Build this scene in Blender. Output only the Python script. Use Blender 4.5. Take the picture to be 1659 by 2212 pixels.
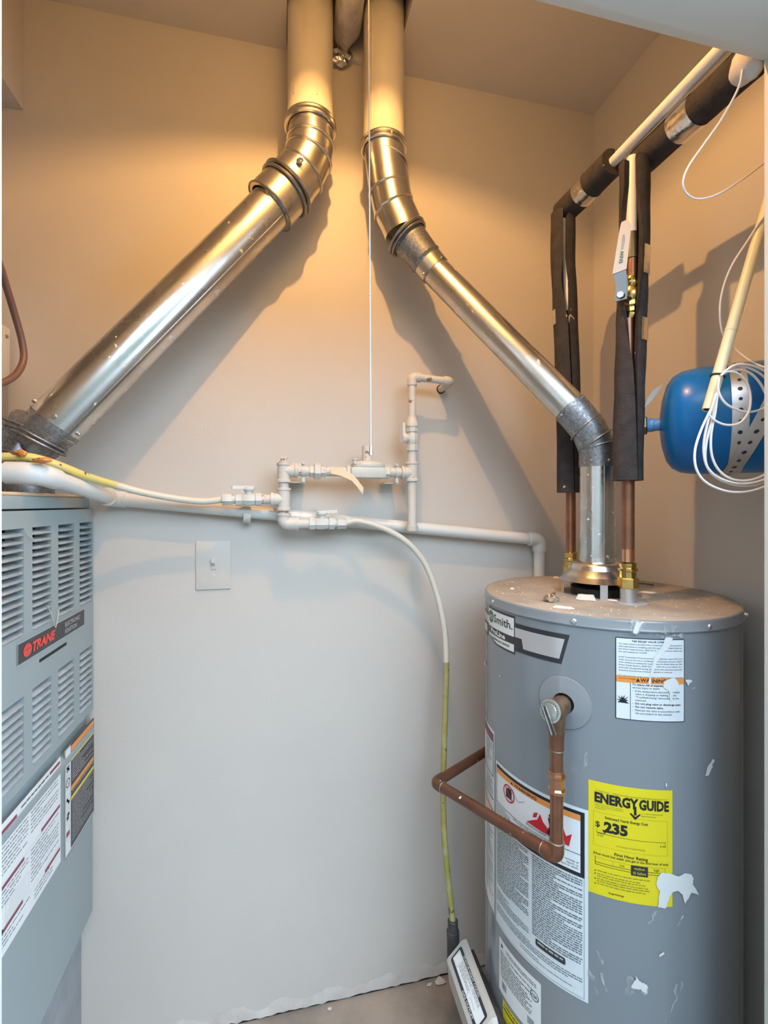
import bpy, bmesh, math, random
from mathutils import Vector, Matrix
random.seed(7)
for o in list(bpy.data.objects): bpy.data.objects.remove(o, do_unlink=True)
scene = bpy.context.scene
COL = scene.collection

# ------------------------------------------------------------------ camera
FPX, CX, CY, YAW, HCAM = 1010.0, 829.5, 1089.0, math.radians(12.8), 1.38
cd = bpy.data.cameras.new('camera'); cam = bpy.data.objects.new('camera', cd); COL.objects.link(cam)
cd.sensor_fit = 'HORIZONTAL'; cd.sensor_width = 36.0; cd.lens = FPX/1659*36.0
cd.shift_y = -17.0/1659; cd.clip_start = 0.01
cam.location = (0, 0, HCAM); cam.rotation_euler = (math.radians(90), 0, -YAW)
scene.camera = cam
# ------------------------------------------------------------------ daylight
w = bpy.data.worlds.new('daylight'); scene.world = w; w.use_nodes = True
bg = w.node_tree.nodes['Background']; bg.inputs[0].default_value = (0.66, 0.84, 1.03, 1); bg.inputs[1].default_value = 4.9
scene.view_settings.view_transform = 'Standard'; scene.view_settings.look = 'None'
scene.view_settings.exposure = 0.85; scene.view_settings.gamma = 1.0
scene.view_settings.use_curve_mapping = False
LAMP_POWER = 20.0

# ------------------------------------------------------------------ pixel ray -> point on a real plane
SN, CS = math.sin(YAW), math.cos(YAW)
def P(px, py, y=None, x=None, z=None, t=None):
    u = (px-CX)/FPX; v = (CY-py)/FPX
    d = Vector((SN+u*CS, CS-u*SN, v))
    if y is not None: t = y/d.y
    elif x is not None: t = x/d.x
    elif z is not None: t = (z-HCAM)/d.z
    return Vector((0, 0, HCAM)) + d*t

# ------------------------------------------------------------------ materials
MATS = {}
def mat(name, col, rough=0.5, metal=0.0, col2=None, nscale=8.0, ndet=4.0, lo=0.35, hi=0.65, bump=0.0, bscale=60.0,
        splat=None, spangle=0.0, alpha=1.0, emit=None, trans=0.0, coat=0.0, stretch=None, rvar=0.0, spec=0.5):
    if name in MATS: return MATS[name]
    m = bpy.data.materials.new(name); m.use_nodes = True; nt = m.node_tree; N = nt.nodes; L = nt.links
    b = N['Principled BSDF']
    c = (*col, 1) if len(col) == 3 else col
    b.inputs['Base Color'].default_value = c; b.inputs['Roughness'].default_value = rough
    b.inputs['Metallic'].default_value = metal; b.inputs['Specular IOR Level'].default_value = spec
    if coat: b.inputs['Coat Weight'].default_value = coat; b.inputs['Coat Roughness'].default_value = 0.15
    if trans: b.inputs['Transmission Weight'].default_value = trans
    if alpha < 1: b.inputs['Alpha'].default_value = alpha
    if emit: b.inputs['Emission Color'].default_value = (*emit[0], 1); b.inputs['Emission Strength'].default_value = emit[1]
    tc = N.new('ShaderNodeTexCoord'); src = tc.outputs['Object']
    if stretch:
        mp = N.new('ShaderNodeMapping'); mp.inputs['Scale'].default_value = stretch; L.new(src, mp.inputs[0]); src = mp.outputs[0]
    cur = None
    def mix(fac, a, bcol):
        mx = N.new('ShaderNodeMix'); mx.data_type = 'RGBA'; L.new(fac, mx.inputs[0])
        if hasattr(a, 'is_output'): L.new(a, mx.inputs[6])
        else: mx.inputs[6].default_value = a
        if hasattr(bcol, 'is_output'): L.new(bcol, mx.inputs[7])
        else: mx.inputs[7].default_value = bcol
        return mx.outputs[2]
    def noise(scale, det, l, h, ro=0.6):
        n = N.new('ShaderNodeTexNoise'); n.inputs['Scale'].default_value = scale; n.inputs['Detail'].default_value = det
        n.inputs['Roughness'].default_value = ro; L.new(src, n.inputs['Vector'])
        r = N.new('ShaderNodeMapRange'); r.inputs[1].default_value = l; r.inputs[2].default_value = h; L.new(n.outputs[0], r.inputs[0])
        return r.outputs[0]
    if col2:
        f = noise(nscale, ndet, lo, hi); cur = mix(f, c, (*col2, 1))
        if rvar:
            r = N.new('ShaderNodeMapRange'); r.inputs[3].default_value = rough; r.inputs[4].default_value = rough+rvar; L.new(f, r.inputs[0]); L.new(r.outputs[0], b.inputs['Roughness'])
    if spangle:
        v = N.new('ShaderNodeTexVoronoi'); v.inputs['Scale'].default_value = spangle; L.new(src, v.inputs['Vector'])
        bw = N.new('ShaderNodeRGBToBW'); L.new(v.outputs['Color'], bw.inputs[0])
        r = N.new('ShaderNodeMapRange'); r.inputs[1].default_value = 0.2; r.inputs[2].default_value = 0.8; L.new(bw.outputs[0], r.inputs[0])
        base = cur if cur else c
        dk = N.new('ShaderNodeMix'); dk.data_type = 'RGBA'; dk.blend_type = 'MULTIPLY'; dk.inputs[0].default_value = 1
        if hasattr(base, 'is_output'): L.new(base, dk.inputs[6])
        else: dk.inputs[6].default_value = base
        dk.inputs[7].default_value = (0.62, 0.62, 0.64, 1)
        cur = mix(r.outputs[0], base, dk.outputs[2])
        r2 = N.new('ShaderNodeMapRange'); r2.inputs[3].default_value = rough; r2.inputs[4].default_value = rough+0.2; L.new(bw.outputs[0], r2.inputs[0]); L.new(r2.outputs[0], b.inputs['Roughness'])
    if splat:      # flecks of dried paint: (scale, threshold, colour)
        f = noise(splat[0], 3.0, splat[1], splat[1]+0.015, 0.55)
        cur = mix(f, cur if cur else c, (*splat[2], 1))
        if metal:
            iv = N.new('ShaderNodeMapRange'); iv.inputs[3].default_value = metal; iv.inputs[4].default_value = 0; L.new(f, iv.inputs[0]); L.new(iv.outputs[0], b.inputs['Metallic'])
    if cur is not None: L.new(cur, b.inputs['Base Color'])
    if bump:
        n = N.new('ShaderNodeTexNoise'); n.inputs['Scale'].default_value = bscale; n.inputs['Detail'].default_value = 3; L.new(src, n.inputs['Vector'])
        bp = N.new('ShaderNodeBump'); bp.inputs['Strength'].default_value = bump; bp.inputs['Distance'].default_value = 0.003
        L.new(n.outputs[0], bp.inputs['Height']); L.new(bp.outputs[0], b.inputs['Normal'])
    MATS[name] = m
    return m
WP = (0.80, 0.78, 0.74)
M = dict(
 wall=mat('wall_paint', (0.585, 0.54, 0.485), 0.5, col2=(0.56, 0.515, 0.465), nscale=2.2, bump=0.10, bscale=180),
 ceil=mat('ceiling_paint', (0.60, 0.55, 0.49), 0.7, bump=0.12, bscale=150),
 jamb=mat('jamb_paint', (0.62, 0.64, 0.62), 0.5, bump=0.05, bscale=120),
 floor=mat('concrete', (0.36, 0.28, 0.22), 0.85, col2=(0.23, 0.185, 0.15), nscale=6, ndet=8, bump=0.5, bscale=60),
 deck=mat('deck_boards', (0.11, 0.10, 0.09), 0.8, col2=(0.08, 0.075, 0.07), nscale=4),
 blockl=mat('left_block_coat', (0.24, 0.22, 0.20), 0.8, bump=0.2, bscale=30),  # coat of the unseen daylight blocker added on the left
 blockf=mat('far_block_coat', (0.10, 0.12, 0.09), 0.9, col2=(0.06, 0.075, 0.055), nscale=6, bump=0.5, bscale=12),  # dark coat of the unseen daylight blocker added far outside
 mud=mat('plaster_mud', (0.55, 0.51, 0.47), 0.85, col2=(0.45, 0.40, 0.36), nscale=14, bump=0.4, bscale=90),
 galv=mat('galvanized_pipe', (0.72, 0.71, 0.68), 0.24, 1.0, col2=(0.50, 0.46, 0.40), nscale=5, ndet=6, lo=0.42, hi=0.75, rvar=0.18, splat=(30, 0.665, (0.75, 0.72, 0.66)), bump=0.03, bscale=30),
 galv2=mat('galvanized_plain', (0.72, 0.70, 0.66), 0.22, 1.0, col2=(0.55, 0.51, 0.45), nscale=7, lo=0.4, hi=0.75, rvar=0.14),
 spang=mat('galvanized_spangle', (0.36, 0.37, 0.385), 0.36, 0.9, spangle=240, bump=0.03, bscale=40),
 rim=mat('dark_metal_rim', (0.30, 0.30, 0.31), 0.35, 0.9),
 vent=mat('painted_vent', (0.72, 0.66, 0.56), 0.33, 0.15, col2=(0.66, 0.60, 0.50), nscale=5, bump=0.04, bscale=25),
 screw=mat('screw_steel', (0.45, 0.44, 0.43), 0.35, 1.0),
 zinc=mat('zinc_steel', (0.62, 0.64, 0.66), 0.35, 0.9),
 gaspaint=mat('painted_gas_pipe', (0.62, 0.58, 0.52), 0.5, col2=(0.57, 0.50, 0.42), nscale=22, lo=0.5, hi=0.75, splat=(45, 0.675, (0.30, 0.17, 0.10)), bump=0.12, bscale=90),
 gaspaint2=mat('painted_gas_fitting', (0.62, 0.61, 0.56), 0.45, col2=(0.56, 0.55, 0.49), nscale=20, bump=0.10, bscale=110),
 handle=mat('white_handle', (0.68, 0.66, 0.63), 0.35),
 pvc=mat('white_pvc', (0.68, 0.67, 0.64), 0.35, col2=(0.60, 0.52, 0.43), nscale=9, ndet=6, lo=0.55, hi=0.85),
 flexw=mat('painted_flex_line', (0.64, 0.60, 0.50), 0.45, splat=(30, 0.74, (0.25, 0.18, 0.10))),
 flexy=mat('yellow_flex_line', (0.72, 0.60, 0.13), 0.45, col2=(0.66, 0.57, 0.25), nscale=30, splat=(40, 0.63, (0.16, 0.08, 0.05))),
 flexo=mat('worn_yellow_flex_line', (0.30, 0.255, 0.055), 0.5, col2=(0.38, 0.34, 0.15), nscale=40, splat=(38, 0.61, (0.10, 0.09, 0.05))),
 copper=mat('aged_copper', (0.40, 0.185, 0.11), 0.34, 0.9, col2=(0.25, 0.12, 0.075), nscale=16, ndet=6, rvar=0.12, splat=(48, 0.685, (0.72, 0.70, 0.66))),
 copperd=mat('dark_copper', (0.27, 0.125, 0.08), 0.40, 0.8, col2=(0.19, 0.092, 0.06), nscale=13, ndet=6, splat=(42, 0.675, (0.72, 0.70, 0.66))),
 copperb=mat('bright_copper', (0.80, 0.38, 0.22), 0.25, 1.0),
 solder=mat('solder', (0.38, 0.36, 0.30), 0.4, 0.9),
 bronze=mat('tarnished_bronze', (0.34, 0.20, 0.12), 0.42, 0.85, col2=(0.20, 0.135, 0.085), nscale=40, bump=0.3, bscale=150),
 brass=mat('brass', (0.72, 0.50, 0.16), 0.22, 1.0, col2=(0.50, 0.35, 0.13), nscale=30),
 brassd=mat('dark_brass', (0.22, 0.18, 0.11), 0.4, 0.9),
 foam=mat('pipe_foam', (0.042, 0.037, 0.037), 0.9, col2=(0.065, 0.055, 0.053), nscale=40, ndet=8, splat=(24, 0.695, (0.45, 0.43, 0.41)), bump=0.5, bscale=260, spec=0.2),
 foil=mat('foil_tape', (0.78, 0.75, 0.70), 0.22, 1.0, bump=0.8, bscale=45),
 pex=mat('white_pex', (0.80, 0.78, 0.75), 0.4),
 blue=mat('blue_tank_paint', (0.002, 0.12, 0.36), 0.3, coat=0.05, col2=(0.004, 0.14, 0.40), nscale=6, spec=0.3),
 bluetape=mat('blue_thread', (0.12, 0.32, 0.66), 0.4),
 strap=mat('perforated_steel', (0.66, 0.66, 0.66), 0.38, 0.9, bump=0.1, bscale=40),
 hole=mat('punched_hole', (0.01, 0.03, 0.06), 0.6),
 cream=mat('cream_pvc', (0.74, 0.66, 0.42), 0.4),
 cable=mat('white_cable', (0.78, 0.72, 0.68), 0.4),
 black=mat('black_rubber', (0.012, 0.012, 0.012), 0.5),
 tank=mat('heater_enamel', (0.20, 0.22, 0.235), 0.2, coat=0.25, bump=0.015, bscale=8),
 lid=mat('dusty_lid', (0.44, 0.36, 0.28), 0.6, col2=(0.29, 0.25, 0.205), nscale=9, ndet=9, splat=(75, 0.70, (0.62, 0.57, 0.50)), rvar=0.2),
 cabinet=mat('furnace_enamel', (0.27, 0.32, 0.325), 0.42, col2=(0.285, 0.335, 0.34), nscale=5),
 slat=mat('dusty_louver', (0.27, 0.315, 0.325), 0.55, col2=(0.37, 0.40, 0.43), nscale=35, ndet=6, lo=0.40, hi=0.75),
 dark=mat('dark_interior', (0.012, 0.014, 0.016), 0.8),
 plinth=mat('sheet_metal_plinth', (0.30, 0.32, 0.34), 0.6, 0.2, col2=(0.42, 0.44, 0.46), nscale=5, ndet=7, lo=0.42, hi=0.62),
 plenum=mat('plenum_steel', (0.36, 0.36, 0.36), 0.45, 0.4),
 beige=mat('beige_cover', (0.62, 0.58, 0.50), 0.5),
 tubing=mat('brown_tubing', (0.155, 0.075, 0.055), 0.45, splat=(25, 0.74, (0.5, 0.45, 0.42))),
 wire=mat('tan_wire', (0.62, 0.44, 0.27), 0.5),
 string=mat('string', (0.50, 0.47, 0.42), 0.6),
 plate=mat('painted_plate', (0.595, 0.545, 0.505), 0.4),
 paper=mat('label_paper', (0.62, 0.66, 0.67), 0.35),
 paperw=mat('label_white', (0.70, 0.72, 0.72), 0.35),
 silver=mat('label_silver', (0.60, 0.57, 0.56), 0.3, 0.5),
 ink=mat('ink_black', (0.012, 0.014, 0.018), 0.4),
 ink2=mat('ink_grey', (0.13, 0.145, 0.155), 0.5),
 grey=mat('ink_light', (0.42, 0.43, 0.44), 0.5),
 orange=mat('ink_orange', (0.72, 0.26, 0.055), 0.4),
 yellow=mat('label_yellow', (0.66, 0.55, 0.012), 0.4),
 yink=mat('ink_olive', (0.22, 0.21, 0.02), 0.5),
 red=mat('ink_red', (0.52, 0.02, 0.03), 0.4),
 maroon=mat('ink_maroon', (0.24, 0.03, 0.06), 0.4),
 trane=mat('ink_bright_red', (0.72, 0.05, 0.04), 0.4),
 green=mat('ink_green', (0.015, 0.12, 0.06), 0.4),
 plateblk=mat('nameplate_black', (0.028, 0.029, 0.033), 0.35),
 pyellow=mat('ink_yellow', (0.62, 0.55, 0.08), 0.4),
 clear=mat('clear_plastic', (0.225, 0.24, 0.252), 0.16, coat=0.4),
 clearl=mat('translucent_plastic', (0.62, 0.60, 0.56), 0.2, alpha=0.75),
 dial=mat('dial_metal', (0.50, 0.52, 0.48), 0.35, 0.7),
 chrome=mat('chrome', (0.75, 0.77, 0.78), 0.15, 1.0),
 valvegrey=mat('valve_plastic', (0.44, 0.41, 0.36), 0.45),
 valveblk=mat('valve_black', (0.025, 0.024, 0.024), 0.5, col2=(0.09, 0.08, 0.07), nscale=30, lo=0.5, hi=0.8),
 plaster=mat('plaster_chip', (0.66, 0.60, 0.53), 0.8, bump=0.3, bscale=150),
 smear=mat('paint_smear', (0.62, 0.63, 0.61), 0.5),
 rust=mat('rusty_nail', (0.10, 0.06, 0.045), 0.7),
 caulk=mat('caulk', (0.62, 0.57, 0.53), 0.6),
 sealant=mat('orange_sealant', (0.62, 0.25, 0.07), 0.5),
 fiber=mat('insulation_wad', (0.58, 0.52, 0.46), 0.9, col2=(0.40, 0.35, 0.30), nscale=25, ndet=8, bump=1.0, bscale=60),
 bulb=mat('bulb_glow', (1, 0.8, 0.5), 0.4, emit=((1.0, 0.62, 0.28), 4)),
 shade=mat('lamp_shade_enamel', (0.03, 0.04, 0.035), 0.5),
 porcelain=mat('porcelain', (0.8, 0.78, 0.74), 0.3),
 tape=mat('masking_tape', (0.70, 0.56, 0.38), 0.6),
 tag=mat('grey_tag', (0.42, 0.42, 0.42), 0.4),
)
def smear_mat():
    m = bpy.data.materials.new('thin_paint_smear'); m.use_nodes = True; nt = m.node_tree; N = nt.nodes; L = nt.links
    b = N['Principled BSDF']; b.inputs['Base Color'].default_value = (0.60, 0.61, 0.59, 1); b.inputs['Roughness'].default_value = 0.6
    tc = N.new('ShaderNodeTexCoord'); mp = N.new('ShaderNodeMapping'); mp.inputs['Scale'].default_value = (1, 1, 0.3); L.new(tc.outputs['Object'], mp.inputs[0])
    n = N.new('ShaderNodeTexNoise'); n.inputs['Scale'].default_value = 60; n.inputs['Detail'].default_value = 5; L.new(mp.outputs[0], n.inputs['Vector'])
    r = N.new('ShaderNodeMapRange'); r.inputs[1].default_value = 0.42; r.inputs[2].default_value = 0.68; r.inputs[4].default_value = 0.8; L.new(n.outputs[0], r.inputs[0]); L.new(r.outputs[0], b.inputs['Alpha'])
    return m
M['thin'] = smear_mat()

# ------------------------------------------------------------------ mesh helpers
def frame(d):
    d = d.normalized(); a = Vector((0, 0, 1)) if abs(d.z) < 0.9 else Vector((0, -1, 0))
    u = d.cross(a).normalized(); return d, u, d.cross(u).normalized()
def fillet(pts, rad, n=6):
    pts = [Vector(p) for p in pts]; out = [pts[0]]
    for i in range(1, len(pts)-1):
        a, b, c = pts[i-1], pts[i], pts[i+1]; d0 = (a-b).normalized(); d1 = (c-b).normalized()
        ang = d0.angle(d1)
        if ang > 3.1: out.append(b); continue
        k = min(rad/math.tan(ang/2), (a-b).length*0.49, (c-b).length*0.49)
        s, e = b+d0*k, b+d1*k
        for j in range(n+1):
            q = j/n; out.append(s*(1-q)**2 + b*2*q*(1-q) + e*q*q)
    out.append(pts[-1]); return out
def smooth(pts, n=8):
    pts = [Vector(p) for p in pts]; e = [pts[0]*2-pts[1]] + pts + [pts[-1]*2-pts[-2]]; out = []
    for i in range(1, len(e)-2):
        p0, p1, p2, p3 = e[i-1:i+3]
        for j in range(n):
            t = j/n; out.append(0.5*((2*p1)+(p2-p0)*t+(2*p0-5*p1+4*p2-p3)*t*t+(3*p1-p0-3*p2+p3)*t**3))
    out.append(pts[-1]); return out
class B:
    def __init__(s): s.v = []; s.f = []
    def add(s, vs, fs):
        o = len(s.v); s.v += [tuple(v) for v in vs]; s.f += [tuple(i+o for i in f) for f in fs]; return s
    def sweep(s, pts, r, seg=16, cap=True):
        pts = [Vector(p) for p in pts]; n = len(pts); rs = r if isinstance(r, (list, tuple)) else [r]*n
        vs = []; d, u, v = frame(pts[1]-pts[0])
        for i, p in enumerate(pts):
            t = ((pts[min(i+1, n-1)]-p).normalized() + (p-pts[max(i-1, 0)]).normalized()) if 0 < i < n-1 else (pts[min(i+1, n-1)]-pts[max(i-1, 0)])
            t.normalize(); u = (u - t*u.dot(t)).normalized(); v = t.cross(u)
            for k in range(seg):
                a = 2*math.pi*k/seg; vs.append(p + (u*math.cos(a)+v*math.sin(a))*rs[i])
        fs = [(i*seg+k, i*seg+(k+1) % seg, (i+1)*seg+(k+1) % seg, (i+1)*seg+k) for i in range(n-1) for k in range(seg)]
        if cap: fs += [tuple(range(seg-1, -1, -1)), tuple((n-1)*seg+k for k in range(seg))]
        return s.add(vs, fs)
    def lathe(s, p0, d, prof, seg=32, cap=True, rot=0.0, uv=None):
        p0 = Vector(p0); d, u, v = frame(Vector(d))
        if uv: u, v = uv
        vs = []
        for (h, r) in prof:
            for k in range(seg):
                a = 2*math.pi*k/seg + rot; vs.append(p0 + d*h + (u*math.cos(a)+v*math.sin(a))*r)
        n = len(prof)
        fs = [(i*seg+k, i*seg+(k+1) % seg, (i+1)*seg+(k+1) % seg, (i+1)*seg+k) for i in range(n-1) for k in range(seg)]
        if cap:
            if prof[0][1] > 1e-6: fs.append(tuple(range(seg-1, -1, -1)))
            if prof[-1][1] > 1e-6: fs.append(tuple((n-1)*seg+k for k in range(seg)))
        return s.add(vs, fs)
    def cyl(s, p0, p1, r, seg=24, bev=0.0, r2=None):
        p0, p1 = Vector(p0), Vector(p1); h = (p1-p0).length; r2 = r if r2 is None else r2
        pr = [(0, r), (h, r2)] if not bev else [(0, r-bev), (bev, r), (h-bev, r2), (h, r2-bev)]
        return s.lathe(p0, p1-p0, pr, seg)
    def hexa(s, p0, p1, r): 
        p0, p1 = Vector(p0), Vector(p1); h = (p1-p0).length; b = min(0.002, h/4)
        return s.lathe(p0, p1-p0, [(0, r*0.9), (b, r), (h-b, r), (h, r*0.9)], 6, rot=0.3)
    def ring(s, c, d, R, r, seg=40, n=8):
        d = Vector(d).normalized()
        return s.lathe(c, d, [(r*math.sin(2*math.pi*k/n), R+r*math.cos(2*math.pi*k/n)) for k in range(n+1)], seg, cap=False)
    def box(s, lo, hi, bev=0.0, mtx=None):
        bm = bmesh.new(); bmesh.ops.create_cube(bm, size=1)
        lo, hi = Vector(lo), Vector(hi); c = (lo+hi)/2; sz = hi-lo
        for q in bm.verts: q.co = Vector((q.co.x*sz.x, q.co.y*sz.y, q.co.z*sz.z)) + c
        if bev: bmesh.ops.bevel(bm, geom=list(bm.edges), offset=bev, segments=2, affect='EDGES', profile=0.6)
        return s.addbm(bm, mtx)
    def addbm(s, bm, mtx=None):
        bm.verts.index_update(); vs = [(mtx @ q.co) if mtx else q.co.copy() for q in bm.verts]
        s.add(vs, [[q.index for q in f.verts] for f in bm.faces]); bm.free(); return s
    def prism(s, poly, ext):   # polygon of 3-D points pushed by ext
        n = len(poly); e = Vector(ext); a = [Vector(p) for p in poly]
        return s.add(a+[p+e for p in a], [tuple(range(n-1, -1, -1)), tuple(range(n, 2*n))] + [(i, (i+1) % n, n+(i+1) % n, n+i) for i in range(n)])
    def sphere(s, c, r, seg=16, sq=(1, 1, 1)):
        bm = bmesh.new(); bmesh.ops.create_uvsphere(bm, u_segments=seg, v_segments=max(6, seg//2), radius=r)
        for q in bm.verts: q.co = Vector((q.co.x*sq[0], q.co.y*sq[1], q.co.z*sq[2])) + Vector(c)
        return s.addbm(bm)
ROOT = {}
SPLIT = {'screw', 'elbow_bead', 'connector_rim', 'vent_rim', 'crimp_mark', 'vent_seam', 'maroon_heading', 'orange_bar', 'yellow_bar', 'border', 'black_bar',
         'hood_leg', 'rim_screw', 'ceiling_gap', 'strap_hole', 'paint_mark', 'solder_ring', 'foil_wrap', 'black_shape', 'silver_panel', 'black_panel', 'collar_bead', 'white_panel', 'rule'}
STUFF = {'fine_print', 'lettering', 'red_lettering', 'grey_lettering', 'diagram', 'pictogram', 'red_pictogram', 'print', 'white_lettering', 'green_lettering', 'olive_print', 'light_print'}
def comps(b):
    p = list(range(len(b.v)))
    def find(i):
        while p[i] != i: p[i] = p[p[i]]; i = p[i]
        return i
    for f in b.f:
        for k in f[1:]: p[find(f[0])] = find(k)
    g = {}
    for f in b.f: g.setdefault(find(f[0]), []).append(f)
    out = []
    for fs in g.values():
        ids = sorted({i for f in fs for i in f}); mp = {i: k for k, i in enumerate(ids)}; c = B(); c.v = [b.v[i] for i in ids]; c.f = [tuple(mp[i] for i in f) for f in fs]; out.append(c)
    return out
def setp(o, label=None, cat=None, group=None, kind=None):
    if label: o['label'] = label
    if cat: o['category'] = cat
    if group: o['group'] = group
    if kind: o['kind'] = kind
    return o
def thing(name, loc, label, cat, group=None):
    o = bpy.data.objects.new(name, None); COL.objects.link(o); o.location = loc; o.empty_display_size = 0.02
    ROOT[o.name] = Vector(loc); return setp(o, label, cat, group)
def part(name, b, m, parent=None, label=None, cat=None, group=None, kind=None, sharp=35, flat=False, origin=None):
    if name in SPLIT and parent is not None:
        cs = comps(b)
        if len(cs) > 1:
            SPLIT.discard(name); r = [part(name, c, m, parent, label, cat, group, kind, sharp, flat, origin) for c in cs]; SPLIT.add(name); return r[0]
    if name in STUFF and len(comps(b)) > 1: kind = 'stuff'
    org = ROOT[parent.name] if parent is not None else (Vector(origin) if origin is not None else None)
    vs = b.v
    if org is None:
        if kind == 'structure': org = Vector((0, 0, 0))
        else: org = Vector((sum(v[0] for v in vs)/len(vs), sum(v[1] for v in vs)/len(vs), min(v[2] for v in vs)))
    me = bpy.data.meshes.new(name); me.from_pydata([(v[0]-org.x, v[1]-org.y, v[2]-org.z) for v in vs], [], b.f); me.validate()
    bm = bmesh.new(); bm.from_mesh(me); bmesh.ops.recalc_face_normals(bm, faces=bm.faces); bm.to_mesh(me); bm.free()
    me.materials.append(M[m] if isinstance(m, str) else m)
    if not flat:
        me.polygons.foreach_set('use_smooth', [True]*len(me.polygons)); me.set_sharp_from_angle(angle=math.radians(sharp))
    o = bpy.data.objects.new(name, me); COL.objects.link(o)
    if parent is not None: o.parent = parent
    else: o.location = org
    ROOT[o.name] = org
    return setp(o, label, cat, group, kind)

# ------------------------------------------------------------------ room shell
YB, XR, ZC, YF, ZH, XJR, XJL = 1.30, 0.977, 2.615, 0.55, 2.0275, 0.700, -0.2725
XL = -1.25
def st(name, b, m, sharp=35): return part(name, b, m, kind='structure', sharp=sharp)
st('floor', B().box((XL-0.1, 0.43, -0.05), (XR+0.1, YB+0.1, 0)), 'floor')
st('floor_outside', B().box((-4, -4, -0.05), (4, 0.43, -0.002)), 'deck')
st('wall_back', B().box((XL-0.1, YB, 0.0), (XR+0.1, YB+0.1, ZC)), 'wall')
st('wall_right', B().box((XR, YF, 0), (XR+0.1, YB, ZC)), 'wall')
st('wall_left', B().box((XL-0.1, YF, 0), (XL, YB, ZC)), 'wall')
HX0, HX1, HY0, HY1 = 0.0226, 0.3225, 1.085, 1.285      # cut-out where the two vents pass
bc = B()
for lo, hi in (((XL-0.1, 0.43, ZC), (XR+0.1, HY0, ZC+0.1)), ((XL-0.1, HY1, ZC), (XR+0.1, YB+0.1, ZC+0.1)), ((XL-0.1, HY0, ZC), (HX0, HY1, ZC+0.1)), ((HX1, HY0, ZC), (XR+0.1, HY1, ZC+0.1)), ((HX0-0.1, HY0-0.1, ZC+0.4), (HX1+0.1, HY1+0.1, ZC+0.45)), ((HX0-0.05, HY0-0.05, ZC+0.1), (HX0, HY1+0.05, ZC+0.42)), ((HX1, HY0-0.05, ZC+0.1), (HX1+0.05, HY1+0.05, ZC+0.42)), ((HX0, HY0-0.05, ZC+0.1), (HX1, HY0, ZC+0.42)), ((HX0, HY1, ZC+0.1), (HX1, HY1+0.05, ZC+0.42))): bc.box(lo, hi)
st('ceiling', bc, 'ceil')
st('wall_front_left', B().box((-3, 0.43, 0), (XJL, YF, 2.9), 0.004), 'jamb')
st('wall_front_right', B().box((XJR, 0.43, 0), (3.2, YF, 2.9), 0.004), 'jamb')
bh = B(); prof = [(0.43, ZH), (YF-0.020, ZH), (YF-0.016, ZH+0.001), (YF, ZH+0.0085), (YF, ZC), (0.43, ZC+0.28)]
bh.prism([Vector((XJL-0.0, y, z)) for y, z in prof], (XJR-XJL, 0, 0))
st('wall_front_header', bh, 'jamb')
st('daylight_block_left', B().box((-0.75, -3.0, 0), (-0.65, 0.43, 2.9)), 'blockl')  # unseen slab added outside to block daylight from the left
st('daylight_block_far', B().box((-4, -3.1, 0), (4, -3.0, 2.35)), 'blockf')  # unseen slab added opposite the doorway to cut low-angle daylight
# dropped bulkhead over the furnace
st('wall_soffit', B().box((XL, YF, 2.335), (-0.601, YB, ZC), 0.003), 'wall')
# ragged plaster at the foot of the back wall
def skirt():
    b = B(); n = 90; x0, x1 = -0.45, 0.9; vs = []; fs = []
    for i in range(n+1):
        x = x0+(x1-x0)*i/n; h = 0.014+0.012*random.random()+0.012*math.sin(i*0.35)**2; bot = 0.004+0.006*random.random()
        vs += [(x, YB-0.0005, bot), (x, YB-0.006-0.002*random.random(), bot), (x, YB-0.0035, bot+h*0.7), (x, YB-0.0005, bot+h)]
    for i in range(n):
        for k in range(3): fs.append((i*4+k, i*4+k+1, i*4+5+k, i*4+4+k))
    return b.add(vs, fs)
st('baseboard_back', skirt(), 'mud', 60)
b = B(); b.box((-0.45, YB-0.004, 0.0005), (0.9, YB-0.0008, 0.006)); st('gap_shade_1', b, 'dark')  # near-black strip, paints the shade in the gap below the plaster

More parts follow.
